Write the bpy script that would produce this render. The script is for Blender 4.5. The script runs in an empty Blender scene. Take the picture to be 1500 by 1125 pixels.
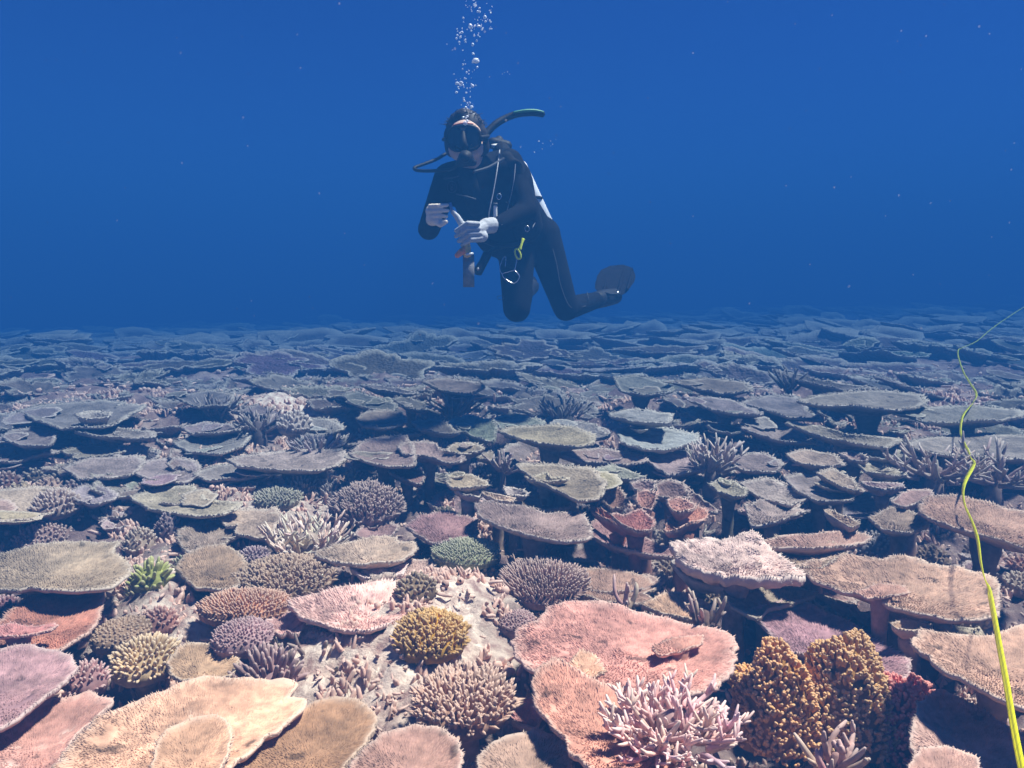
import bpy, bmesh, math, random
import numpy as np
from mathutils import Vector, Matrix, Quaternion

# ------------------------------------------------------------------ camera, world, sun, exposure
random.seed(7)
RNG = np.random.default_rng(11)
sc = bpy.context.scene
C = sc.collection
F_PX, PITCH, CAM_Z = 1299.0, math.radians(7.1), 1.0
cam_data = bpy.data.cameras.new('camera')
cam = bpy.data.objects.new('camera', cam_data)
C.objects.link(cam)
cam.location = (0, 0, CAM_Z)
cam.rotation_euler = (math.radians(90) - PITCH, 0, 0)
cam_data.sensor_width = 36.0
cam_data.lens = 36.0 * F_PX / 1500.0
cam_data.clip_start = 0.05
cam_data.clip_end = 600
sc.camera = cam

SUN_EL, SUN_AZ = math.radians(66), math.radians(82)      # azimuth from +Y (away from camera) towards +X
world = bpy.data.worlds.new('World'); sc.world = world; world.use_nodes = True
wn, wl = world.node_tree.nodes, world.node_tree.links
wn.clear()
wo = wn.new('ShaderNodeOutputWorld'); bg = wn.new('ShaderNodeBackground')
sky = wn.new('ShaderNodeTexSky'); sky.sky_type = 'NISHITA'; sky.sun_disc = False
sky.sun_elevation = SUN_EL; sky.sun_rotation = SUN_AZ
wm = wn.new('ShaderNodeMix'); wm.data_type = 'RGBA'; wm.blend_type = 'MULTIPLY'
wm.inputs[0].default_value = 1.0
wm.inputs[7].default_value = (0.0132, 0.047, 0.145, 1)      # daylight filtered by metres of sea water
wl.new(sky.outputs[0], wm.inputs[6]); wl.new(wm.outputs[2], bg.inputs[0]); wl.new(bg.outputs[0], wo.inputs[0])
bg.inputs[1].default_value = 0.15

sun_data = bpy.data.lights.new('sun', 'SUN')
sun = bpy.data.objects.new('sun', sun_data); C.objects.link(sun)
sun_data.energy = 5.0; sun_data.angle = math.radians(5.0); sun_data.color = (1.0, 0.79, 0.61)
sdir = Vector((math.cos(SUN_EL) * math.sin(SUN_AZ), math.cos(SUN_EL) * math.cos(SUN_AZ), math.sin(SUN_EL)))
sun.rotation_euler = sdir.to_track_quat('Z', 'Y').to_euler()

vs = sc.view_settings
vs.view_transform = 'Standard'; vs.look = 'None'; vs.exposure = 2.0; vs.gamma = 1.0; vs.use_curve_mapping = False
cy = sc.cycles
cy.max_bounces = 6; cy.diffuse_bounces = 3; cy.glossy_bounces = 2; cy.transmission_bounces = 4
cy.volume_bounces = 0; cy.transparent_max_bounces = 8
cy.use_denoising = True
cy.caustics_reflective = False; cy.caustics_refractive = False

# ------------------------------------------------------------------ pixel -> place helpers
def ray(px, py):
    f = Vector((0, math.cos(PITCH), -math.sin(PITCH))); u = Vector((0, math.sin(PITCH), math.cos(PITCH)))
    return f + Vector(((px - 750) / F_PX, 0, 0)) - u * ((py - 562.5) / F_PX)
def at(px, py, z):
    d = ray(px, py); t = (z - CAM_Z) / d.z
    return Vector((0, 0, CAM_Z)) + d * t
def W(px, py, y):
    d = ray(px, py)
    return Vector((0, 0, CAM_Z)) + d * (y / d.y)

# ------------------------------------------------------------------ noise
def _h(i, j, s):
    n = (i.astype(np.int64) * 374761393 + j.astype(np.int64) * 668265263 + s * 1442695041) & 0x7fffffff
    n = ((n ^ (n >> 13)) * 1274126177) & 0x7fffffff
    return ((n ^ (n >> 16)) & 0xffff) / 65535.0
def vnoise(x, y, s=0):
    x = np.asarray(x, float); y = np.asarray(y, float)
    i = np.floor(x); j = np.floor(y); fx = x - i; fy = y - j
    fx = fx * fx * (3 - 2 * fx); fy = fy * fy * (3 - 2 * fy)
    a, b, c, d = _h(i, j, s), _h(i + 1, j, s), _h(i, j + 1, s), _h(i + 1, j + 1, s)
    return (a * (1 - fx) + b * fx) * (1 - fy) + (c * (1 - fx) + d * fx) * fy * 1.0
def fbm(x, y, s=0, o=4):
    r = 0; a = 0.5; tot = 0
    for k in range(o):
        r = r + a * vnoise(x * 2 ** k, y * 2 ** k, s + k * 17); tot += a; a *= 0.5
    return r / tot * 2 - 1

# ------------------------------------------------------------------ mesh collecting
class MB:
    def __init__(s): s.V = []; s.Q = []; s.T = []; s.P = []; s.n = 0
    def add(s, V, Q=None, T=None, pale=0.0):
        V = np.asarray(V, float).reshape(-1, 3)
        if Q is not None and len(Q): s.Q.append(np.asarray(Q, int) + s.n)
        if T is not None and len(T): s.T.append(np.asarray(T, int) + s.n)
        p = np.full(len(V), pale, float) if np.isscalar(pale) else np.asarray(pale, float)
        s.V.append(V); s.P.append(p); s.n += len(V)
    def build(s, name, mat, parent=None, color=None, loc=(0, 0, 0), smooth=True):
        V = np.concatenate(s.V); P = np.concatenate(s.P)
        Q = np.concatenate(s.Q) if s.Q else np.zeros((0, 4), int)
        T = np.concatenate(s.T) if s.T else np.zeros((0, 3), int)
        me = bpy.data.meshes.new(name)
        me.vertices.add(len(V)); me.vertices.foreach_set('co', V.astype(np.float32).ravel())
        li = np.concatenate([Q.ravel(), T.ravel()]).astype(np.int32)
        me.loops.add(len(li)); me.loops.foreach_set('vertex_index', li)
        st = np.concatenate([np.arange(len(Q)) * 4, len(Q) * 4 + np.arange(len(T)) * 3]).astype(np.int32)
        me.polygons.add(len(st)); me.polygons.foreach_set('loop_start', st)
        if smooth: me.polygons.foreach_set('use_smooth', np.ones(len(st), bool))
        at_ = me.attributes.new('pale', 'FLOAT', 'POINT'); at_.data.foreach_set('value', P.astype(np.float32))
        me.update(calc_edges=True); me.validate()
        me.materials.append(mat)
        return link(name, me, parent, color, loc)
def link(name, me, parent=None, color=None, loc=(0, 0, 0)):
    o = bpy.data.objects.new(name, me); C.objects.link(o)
    o.location = loc
    if parent is not None: o.parent = parent
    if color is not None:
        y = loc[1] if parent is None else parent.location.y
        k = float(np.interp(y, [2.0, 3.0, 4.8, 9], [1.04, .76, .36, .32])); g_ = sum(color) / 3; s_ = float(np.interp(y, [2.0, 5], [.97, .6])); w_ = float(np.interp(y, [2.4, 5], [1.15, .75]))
        c = [g_ + (v - g_) * s_ for v in color]           # light lost through water painted in: farther colonies darker, greyer, less warm
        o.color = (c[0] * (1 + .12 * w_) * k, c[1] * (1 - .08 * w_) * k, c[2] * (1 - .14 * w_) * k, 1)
    return o
def tag(o, label=None, cat=None, group=None, kind=None):
    if label: o['label'] = label
    if cat: o['category'] = cat
    if group: o['group'] = group
    if kind: o['kind'] = kind
    return o
def empty(name, loc):
    o = bpy.data.objects.new(name, None); C.objects.link(o); o.location = loc
    o.empty_display_size = 0.05
    return o
def norm(a): return a / np.maximum(np.linalg.norm(a, axis=-1, keepdims=True), 1e-9)
def nubs(mb, P, D, L, R, prof, sides=4):
    """many little branchlets: prof = [(t, radius factor, pale)...], last entry is the tip"""
    P = np.asarray(P, float); N = len(P)
    if N == 0: return
    D = norm(np.asarray(D, float)); L = np.broadcast_to(L, (N,)); R = np.broadcast_to(R, (N,))
    A = norm(np.cross(D, np.array([0.31, 0.52, 0.79]) + 0 * D)); B = np.cross(D, A)
    ph = RNG.uniform(0, 6.28, N)
    V = []; pl = []
    for (t, rs, pa) in prof[:-1]:
        c = P + D * (L * t)[:, None]
        for k in range(sides):
            an = ph + k * 2 * math.pi / sides
            V.append(c + (A * np.cos(an)[:, None] + B * np.sin(an)[:, None]) * (R * rs)[:, None]); pl.append(pa)
    V.append(P + D * (L * prof[-1][0])[:, None]); pl.append(prof[-1][2])
    nr = len(prof) - 1; per = nr * sides + 1
    V = np.stack(V, 1).reshape(-1, 3); pl = np.tile(np.array(pl), N)
    q = []; t3 = []
    for r in range(nr - 1):
        for k in range(sides):
            k2 = (k + 1) % sides
            q.append((r * sides + k, r * sides + k2, (r + 1) * sides + k2, (r + 1) * sides + k))
    for k in range(sides): t3.append(((nr - 1) * sides + k, (nr - 1) * sides + (k + 1) % sides, per - 1))
    off = (np.arange(N) * per)[:, None, None]
    Q = (np.array(q)[None] + off).reshape(-1, 4) if q else None
    T = (np.array(t3)[None] + off).reshape(-1, 3)
    mb.add(V, Q, T, pl)
def tube(mb, path, radii, sides=8, pale=None, cap=True):
    path = np.array([tuple(p) for p in path], float); M = len(path)
    radii = np.broadcast_to(radii, (M,))
    tg = norm(np.gradient(path, axis=0))
    ref = np.array([0.21, 0.33, 0.92]); 
    if abs(tg[0] @ ref) > 0.9: ref = np.array([0.9, 0.1, 0.2])
    V = []; pa = []
    a = np.cross(tg[0], ref); a /= np.linalg.norm(a)
    for i in range(M):
        a = a - tg[i] * (a @ tg[i]); a /= np.linalg.norm(a); b = np.cross(tg[i], a)
        for k in range(sides):
            an = 2 * math.pi * k / sides
            V.append(path[i] + (a * math.cos(an) + b * math.sin(an)) * radii[i])
            pa.append(0 if pale is None else pale[i])
    Q = [(i * sides + k, i * sides + (k + 1) % sides, (i + 1) * sides + (k + 1) % sides, (i + 1) * sides + k)
         for i in range(M - 1) for k in range(sides)]
    T = []
    if cap:
        V.append(path[0] - tg[0] * radii[0] * 0.35); V.append(path[-1] + tg[-1] * radii[-1] * 0.6)
        pa += [0 if pale is None else pale[0], 0 if pale is None else pale[-1]]
        n0 = M * sides
        for k in range(sides):
            T.append(((k + 1) % sides, k, n0)); T.append(((M - 1) * sides + k, (M - 1) * sides + (k + 1) % sides, n0 + 1))
    mb.add(V, Q, T, np.array(pa, float))
def spline(pts, n):
    pts = [Vector(p) for p in pts]; out = []
    m = len(pts) - 1
    for i in range(m):
        p0 = pts[max(i - 1, 0)]; p1 = pts[i]; p2 = pts[i + 1]; p3 = pts[min(i + 2, m)]
        for k in range(n):
            t = k / n
            out.append(0.5 * ((2 * p1) + (p2 - p0) * t + (2 * p0 - 5 * p1 + 4 * p2 - p3) * t * t + (3 * p1 - p0 - 3 * p2 + p3) * t ** 3))
    out.append(pts[-1]); return out

# ------------------------------------------------------------------ materials
def new_mat(name):
    m = bpy.data.materials.new(name); m.use_nodes = True
    return m, m.node_tree.nodes, m.node_tree.links, m.node_tree.nodes['Principled BSDF']
def simple(name, col, rough=0.6, metal=0.0, spec=0.3, noise=0.0, scale=30.0, bump=0.0):
    m, n, l, p = new_mat(name)
    p.inputs['Base Color'].default_value = (*col, 1); p.inputs['Roughness'].default_value = rough
    p.inputs['Metallic'].default_value = metal; p.inputs['Specular IOR Level'].default_value = spec
    tc = n.new('ShaderNodeTexCoord'); nz = n.new('ShaderNodeTexNoise'); nz.inputs['Scale'].default_value = scale
    nz.inputs['Detail'].default_value = 4
    l.new(tc.outputs['Object'], nz.inputs['Vector'])
    if noise > 0:
        mr = n.new('ShaderNodeMapRange'); mr.inputs[3].default_value = 1 - noise; mr.inputs[4].default_value = 1 + noise
        mr.inputs[1].default_value = 0.3; mr.inputs[2].default_value = 0.7
        l.new(nz.outputs['Fac'], mr.inputs[0])
        vm = n.new('ShaderNodeVectorMath'); vm.operation = 'SCALE'; vm.inputs[0].default_value = col
        l.new(mr.outputs[0], vm.inputs['Scale']); l.new(vm.outputs[0], p.inputs['Base Color'])
    if bump > 0:
        b = n.new('ShaderNodeBump'); b.inputs['Strength'].default_value = bump; b.inputs['Distance'].default_value = 0.005
        l.new(nz.outputs['Fac'], b.inputs['Height']); l.new(b.outputs[0], p.inputs['Normal'])
    return m
def coral_material(name, cell, bump_d, pale_mix=(1.15, 0.9)):
    """living coral skin: colony colour from the object, blotches of algae, pale growing tips"""
    m, n, l, p = new_mat(name)
    p.inputs['Roughness'].default_value = 0.85; p.inputs['Specular IOR Level'].default_value = 0.12
    oi = n.new('ShaderNodeObjectInfo'); tc = n.new('ShaderNodeTexCoord')
    geo = n.new('ShaderNodeNewGeometry')
    n1 = n.new('ShaderNodeTexNoise'); n1.inputs['Scale'].default_value = 7; n1.inputs['Detail'].default_value = 5
    n1.inputs['Roughness'].default_value = 0.65
    n2 = n.new('ShaderNodeTexNoise'); n2.inputs['Scale'].default_value = 45; n2.inputs['Detail'].default_value = 3
    l.new(geo.outputs['Position'], n1.inputs['Vector']); l.new(geo.outputs['Position'], n2.inputs['Vector'])
    r1 = n.new('ShaderNodeMapRange'); r1.inputs[1].default_value = 0.3; r1.inputs[2].default_value = 0.7
    r1.inputs[3].default_value = 0.5; r1.inputs[4].default_value = 1.36
    r2 = n.new('ShaderNodeMapRange'); r2.inputs[1].default_value = 0.3; r2.inputs[2].default_value = 0.7
    r2.inputs[3].default_value = 0.74; r2.inputs[4].default_value = 1.22
    l.new(n1.outputs['Fac'], r1.inputs[0]); l.new(n2.outputs['Fac'], r2.inputs[0])
    mu = n.new('ShaderNodeMath'); mu.operation = 'MULTIPLY'
    l.new(r1.outputs[0], mu.inputs[0]); l.new(r2.outputs[0], mu.inputs[1])
    sca = n.new('ShaderNodeVectorMath'); sca.operation = 'SCALE'
    l.new(oi.outputs['Color'], sca.inputs[0]); l.new(mu.outputs[0], sca.inputs['Scale'])
    # pinkish crust blotches
    n3 = n.new('ShaderNodeTexNoise'); n3.inputs['Scale'].default_value = 16; n3.inputs['Detail'].default_value = 4
    l.new(geo.outputs['Position'], n3.inputs['Vector'])
    r3 = n.new('ShaderNodeMapRange'); r3.inputs[1].default_value = 0.62; r3.inputs[2].default_value = 0.72
    r3.inputs[3].default_value = 0.0; r3.inputs[4].default_value = 0.45
    l.new(n3.outputs['Fac'], r3.inputs[0])
    mx0 = n.new('ShaderNodeMix'); mx0.data_type = 'RGBA'; bl = n.new('ShaderNodeVectorMath'); bl.operation = 'SCALE'; bl.inputs['Scale'].default_value = 1.7
    l.new(oi.outputs['Color'], bl.inputs[0]); l.new(bl.outputs[0], mx0.inputs[7])
    l.new(r3.outputs[0], mx0.inputs[0]); l.new(sca.outputs[0], mx0.inputs[6])
    v4 = n.new('ShaderNodeTexVoronoi'); v4.inputs['Scale'].default_value = 9
    wv = n.new('ShaderNodeVectorMath'); wv.operation = 'ADD'
    l.new(geo.outputs['Position'], wv.inputs[0]); ws = n.new('ShaderNodeVectorMath'); ws.operation = 'SCALE'; ws.inputs['Scale'].default_value = .12
    l.new(n3.outputs['Color'], ws.inputs[0]); l.new(ws.outputs[0], wv.inputs[1]); l.new(wv.outputs[0], v4.inputs['Vector'])
    r4 = n.new('ShaderNodeMapRange'); r4.inputs[1].default_value = .10; r4.inputs[2].default_value = .17; r4.inputs[3].default_value = .38; r4.inputs[4].default_value = 1.0
    l.new(v4.outputs['Distance'], r4.inputs[0])
    sc4 = n.new('ShaderNodeVectorMath'); sc4.operation = 'SCALE'; l.new(mx0.outputs[2], sc4.inputs[0]); l.new(r4.outputs[0], sc4.inputs['Scale'])
    at_ = n.new('ShaderNodeAttribute'); at_.attribute_name = 'pale'
    pc = n.new('ShaderNodeMix'); pc.data_type = 'RGBA'; pc.inputs[0].default_value = 0.45
    pc.inputs[7].default_value = (0.78, 0.66, 0.56, 1); l.new(oi.outputs['Color'], pc.inputs[6])
    mx = n.new('ShaderNodeMix'); mx.data_type = 'RGBA'
    l.new(at_.outputs['Fac'], mx.inputs[0]); l.new(sc4.outputs[0], mx.inputs[6]); l.new(pc.outputs[2], mx.inputs[7])
    l.new(mx.outputs[2], p.inputs['Base Color'])
    if cell:
        vo = n.new('ShaderNodeTexVoronoi'); vo.inputs['Scale'].default_value = cell
        l.new(geo.outputs['Position'], vo.inputs['Vector'])
        inv = n.new('ShaderNodeMath'); inv.operation = 'SUBTRACT'; inv.inputs[0].default_value = 1.0
        l.new(vo.outputs['Distance'], inv.inputs[1])
        b = n.new('ShaderNodeBump'); b.inputs['Strength'].default_value = 0.8; b.inputs['Distance'].default_value = bump_d
        l.new(inv.outputs[0], b.inputs['Height']); l.new(b.outputs[0], p.inputs['Normal'])
    return m
M_CORAL = coral_material('coral_skin', 0, 0)
M_PLATE = coral_material('coral_plate_skin', 95, 0.006)
M_FAR = coral_material('coral_far_skin', 38, 0.02)

def rock_material():
    m, n, l, p = new_mat('reef_rock')
    p.inputs['Roughness'].default_value = 0.92; p.inputs['Specular IOR Level'].default_value = 0.1
    geo = n.new('ShaderNodeNewGeometry')
    def nz(s, d=6, r=0.6):
        x = n.new('ShaderNodeTexNoise'); x.inputs['Scale'].default_value = s; x.inputs['Detail'].default_value = d
        x.inputs['Roughness'].default_value = r; l.new(geo.outputs['Position'], x.inputs['Vector']); return x
    a = nz(6); ramp = n.new('ShaderNodeValToRGB'); l.new(a.outputs['Fac'], ramp.inputs[0])
    e = ramp.color_ramp.elements
    e[0].position = 0.33; e[0].color = (0.08, 0.05, 0.046, 1); e[1].position = 0.68; e[1].color = (0.40, 0.28, 0.235, 1)
    x = ramp.color_ramp.elements.new(0.5); x.color = (0.20, 0.125, 0.115, 1)
    b = nz(22, 5); ramp2 = n.new('ShaderNodeValToRGB'); l.new(b.outputs['Fac'], ramp2.inputs[0])
    e = ramp2.color_ramp.elements
    e[0].position = 0.35; e[0].color = (0.40, 0.25, 0.21, 1); e[1].position = 0.62; e[1].color = (0.90, 0.72, 0.58, 1)
    at_ = n.new('ShaderNodeAttribute'); at_.attribute_name = 'pale'
    mx = n.new('ShaderNodeMix'); mx.data_type = 'RGBA'
    l.new(at_.outputs['Fac'], mx.inputs[0]); l.new(ramp.outputs[0], mx.inputs[6]); l.new(ramp2.outputs[0], mx.inputs[7])
    l.new(mx.outputs[2], p.inputs['Base Color'])
    bn = nz(40, 8, 0.7); bu = n.new('ShaderNodeBump'); bu.inputs['Strength'].default_value = 0.9; bu.inputs['Distance'].default_value = 0.02
    l.new(bn.outputs['Fac'], bu.inputs['Height']); l.new(bu.outputs[0], p.inputs['Normal'])
    return m
M_ROCK = rock_material()

PAL = dict(tan=(.50, .35, .21), brown=(.25, .165, .115), greybrown=(.28, .225, .18), mauve=(.31, .20, .195),
           pink=(.56, .36, .30), redpink=(.40, .185, .155), crimson=(.36, .13, .10), olive=(.25, .205, .12),
           green=(.24, .33, .18), yellow=(.44, .29, .04), cream=(.56, .46, .32), lilac=(.34, .27, .31),
           purple=(.21, .14, .165), grey=(.33, .30, .275), white=(.78, .70, .64), amber=(.33, .205, .055),
           orange=(.50, .27, .13), lime=(.40, .50, .12), maroon=(.22, .09, .10))

# ------------------------------------------------------------------ the reef bed
PITS = [(600, 725, .5, .18), (905, 815, .35, .13), (1400, 815, .5, .12), (40, 890, .25, .12), (1180, 960, .3, .12), (1100, 1050, .2, .12)]
PALE = [(560, 985, .40), (520, 1010, .30), (430, 770, .5), (690, 930, .22), (640, 980, .3), (250, 900, .25), (250, 960, .2), (430, 690, .3), (60, 700, .3)]
PITS_W = [(at(a, b, -0.1), r, d) for a, b, r, d in PITS]
PALE_W = [(at(a, b, -0.1), r) for a, b, r in PALE]
def ground(x, y):
    x = np.asarray(x, float); y = np.asarray(y, float)
    z = -0.13 + 0.045 * np.exp(-((x + .7) / 1.5) ** 2 - ((y - 2.2) / 1.0) ** 2) + 0.07 * fbm(x * 1.1, y * 1.1, 3, 3) + 0.045 * fbm(x * 4.3, y * 4.3, 9, 3) + 0.06 * np.clip((y - 5) / 4, 0, 1) * fbm(x * 2.3, y * 2.3, 15, 3)
    for p, r, d in PITS_W:
        z = z - d * np.exp(-(((x - p.x) ** 2 + (y - p.y) ** 2 * .5) / (r * r)))
    for p, r in PALE_W:
        z = z + 0.07 * np.exp(-(((x - p.x) ** 2 + (y - p.y) ** 2) / (r * r)))
    lift = np.interp(y, [2.1, 2.6, 3.0, 3.6, 4.3, 5.2], [0, .05, .12, .21, .285, .35])
    slope = 0.034 - 0.036 * np.clip(x / np.maximum(y, 1.0), -.8, .8)
    d = np.maximum(0, y - 5.0)
    return z + lift - slope * (d - 1.2 * (1 - np.exp(-d / 1.2)))
def gz(x, y): return float(ground(np.array([x]), np.array([y]))[0])
L_ = lambda a, b, n: np.linspace(a, b, n)[1:]
xs = np.concatenate([[-260.0], L_(-260, -30, 14), L_(-30, -9, 24), L_(-9, -4.5, 36), L_(-4.5, -2.1, 48), L_(-2.1, 2.1, 280), L_(2.1, 4.5, 48), L_(4.5, 9, 36), L_(9, 30, 24), L_(30, 260, 14)])
ys = np.concatenate([[-40.0], L_(-40, 0.6, 12), L_(0.6, 1.3, 24), L_(1.3, 3.6, 165), L_(3.6, 8, 120), L_(8, 18, 90), L_(18, 40, 40), L_(40, 300, 20)])
def reef_bed():
    X, Y = np.meshgrid(xs, ys); Z = ground(X, Y)
    ed = np.clip(np.minimum(4.5 - np.abs(X), np.minimum(Y - 0.6, 8 - Y)) / 0.4, 0, 1)
    Z = Z + ed * (0.032 * fbm(X * 13, Y * 13, 31, 3) + 0.024 * np.abs(fbm(X * 34, Y * 34, 41, 3)))
    pale = np.zeros_like(X)
    for p, r in PALE_W: pale = np.maximum(pale, np.exp(-(((X - p.x) ** 2 + (Y - p.y) ** 2) / (r * r)) ** 1.3))
    pale = np.clip(pale * (0.85 + 0.6 * fbm(X * 6, Y * 6, 77, 3)) * 1.2, 0, 1)
    ny, nx = X.shape; idx = np.arange(nx * ny).reshape(ny, nx)
    Q = np.stack([idx[:-1, :-1], idx[:-1, 1:], idx[1:, 1:], idx[1:, :-1]], -1).reshape(-1, 4)
    mb = MB(); mb.add(np.stack([X, Y, Z], -1).reshape(-1, 3), Q, None, pale.ravel())
    return tag(mb.build('reef_bed', M_ROCK), kind='structure')
reef_bed()

# ------------------------------------------------------------------ coral builders
FOOT = []          # (centre, radius, polygon) of what stands already, for filling gaps
LAND = []          # (head, position) landmarks for labels
class Plate:
    """outline r(theta) about a centre, on a sloping plane, slightly dished and uneven"""
    def __init__(s, c, th, rb, sx=0, sy=0, bowl=0.02, und=0.01, seed=0):
        s.c, s.th, s.rb, s.sx, s.sy, s.bowl, s.und, s.seed = c, th, rb, sx, sy, bowl, und, seed
        s.rm = float(np.mean(rb))
    def r(s, a): return np.interp(a, s.th, s.rb, period=2 * math.pi)
    def z(s, x, y):
        t = np.hypot(x, y) / np.maximum(s.r(np.arctan2(y, x)), 1e-6)
        return s.sx * x + s.sy * y + s.bowl * (np.minimum(t, 1) ** 2 - 1) + s.und * (fbm((x + s.c[0]) * 9, (y + s.c[1]) * 9, s.seed, 3) + 0.5 * fbm(x * 26, y * 26, s.seed + 5, 2)) * (1 - 0.4 * t)
    def mesh(s, K, R, thick, cone, rim=0.9, scars=(), under=(0.8, 0.55, 0.3)):
        th = np.linspace(-math.pi, math.pi, K, endpoint=False); rb = s.r(th)
        ts = np.concatenate([np.linspace(0, 1, R + 1)[1:] ** 0.85])
        V = [np.array([[0, 0, float(s.z(np.array([1e-5]), np.array([0.0]))[0])]])]; P = [np.zeros(1)]
        cs, sn = np.cos(th), np.sin(th)
        for t in ts:
            x, y = rb * t * cs, rb * t * sn
            V.append(np.stack([x, y, s.z(x, y)], -1))
            pl = np.full(K, max(0.0, (t - rim) / (1 - rim)) * 0.8)
            P.append(pl)
        def ring(t, dz, pa):
            x, y = rb * t * cs, rb * t * sn
            V.append(np.stack([x, y, s.z(x, y) + dz], -1)); P.append(np.full(K, pa))
        ring(1.012, -thick * 0.45, 0.9); ring(0.985, -thick, 0.35)
        for t in under:
            ring(t, -thick - cone * (1 - t) ** 1.2, 0)
        nr = R + 2 + len(under)
        Q = []; k = np.arange(K); k2 = (k + 1) % K
        for i in range(nr - 1):
            a = 1 + i * K; b = a + K
            Q.append(np.stack([a + k, b + k, b + k2, a + k2], -1))
        T = np.stack([0 * k, 1 + k, 1 + k2], -1)
        V.append(np.array([[0, 0, -thick - cone * 0.9 - s.bowl]])); P.append(np.zeros(1))
        last = 1 + (nr - 1) * K; n = 1 + nr * K
        T2 = np.stack([0 * k + n, last + k2, last + k], -1)
        V = np.concatenate(V); P = np.concatenate(P)
        for (u, v, rr) in scars:
            d = np.hypot(V[:, 0] - u * s.rm, (V[:, 1] - v * s.rm) * 1.0) / (rr * s.rm); P = np.maximum(P, np.clip(1.6 - d, 0, 1))
        mb = MB(); mb.add(V, np.concatenate(Q), np.concatenate([T, T2]), P); return mb
    def spots(s, sp):
        m = float(s.rb.max()) * 1.02
        gx = np.arange(-m, m, sp); gy = np.arange(-m, m, sp * 0.87)
        X, Y = np.meshgrid(gx, gy); X = X + (np.arange(len(gy)) % 2)[:, None] * sp / 2
        X = (X + RNG.uniform(-.3, .3, X.shape) * sp).ravel(); Y = (Y + RNG.uniform(-.3, .3, Y.shape) * sp).ravel()
        t = np.hypot(X, Y) / s.r(np.arctan2(Y, X)); k = t < 0.985
        return X[k], Y[k], t[k]
def stalk(parent, c, ztop, zbot, r, color, lean=(0, 0)):
    mb = MB(); n = 7; path = []; rad = []
    for i in range(n):
        t = i / (n - 1); path.append((lean[0] * (1 - t), lean[1] * (1 - t), zbot + (ztop - zbot) * t)); rad.append(r * (1.1 + (1.2 if t > .45 else 2.6) * abs(t - 0.45) ** 1.5 + 0.12 * math.sin(i * 2.1 + r * 90)))
    tube(mb, path, rad, 10)
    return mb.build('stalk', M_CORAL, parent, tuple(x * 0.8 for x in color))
def jag(th, rb, seed, lobes=0.0, notch=0):
    r = rb.copy(); cx, sy = np.cos(th), np.sin(th)
    r *= 1 + lobes * fbm(cx * 2.2 + 5, sy * 2.2 + 5, seed, 2) + 0.045 * fbm(cx * 5 + 9, sy * 5, seed + 1, 2) + 0.03 * fbm(cx * 14, sy * 14 + 3, seed + 2, 2) + 0.02 * (vnoise(cx * 40, sy * 40, seed + 4) - .5)
    rr = random.Random(seed)
    for _ in range(notch):
        a = rr.uniform(-math.pi, math.pi); w = rr.uniform(0.06, 0.16); d = rr.uniform(0.15, 0.4)
        dd = (th - a + math.pi) % (2 * math.pi) - math.pi
        r *= 1 - d * np.exp(-(dd / w) ** 2)
    return r
def lobes(root, pl, color, mat, zoff, thick, detail, dist):
    """younger plates growing in tiers over and under the main one"""
    rr = random.Random(pl.seed * 31 + 7)
    if pl.rm < .07 or detail == 2: return
    for _ in range((rr.choice((0, 1, 1, 2)) if detail else rr.choice((1, 2, 3)))):
        a = rr.uniform(-math.pi, math.pi); q = rr.uniform(.45, 1.0)
        r0 = float(pl.r(np.array([a]))[0]); r = pl.rm * rr.uniform(.35, .68)
        x, y = math.cos(a) * r0 * q, math.sin(a) * r0 * q
        th = np.linspace(-math.pi, math.pi, 120, endpoint=False); e = rr.uniform(.5, .9); a0 = rr.uniform(0, 3.14)
        rb = jag(th, r / np.sqrt(np.cos(th - a0) ** 2 + (np.sin(th - a0) / e) ** 2), rr.randint(0, 9999), .3, 1)
        p2 = Plate((x + pl.c[0], y + pl.c[1]), th, rb, pl.sx + rr.gauss(0, .05) + math.cos(a) * .05, pl.sy + rr.gauss(0, .05) + math.sin(a) * .05, .008, .012, rr.randint(0, 9999))
        dz = float(pl.z(np.array([x]), np.array([y]))[0]) + (rr.uniform(.004, .012) if rr.random() < .6 else -thick - rr.uniform(.004, .02))
        c2 = tuple(v * rr.uniform(.85, 1.18) for v in color)
        p2.mesh(34, 4, thick * .5, .012, rim=.92, under=(.5,)).build('lobe', mat, root, c2, (x, y, zoff + dz))
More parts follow.
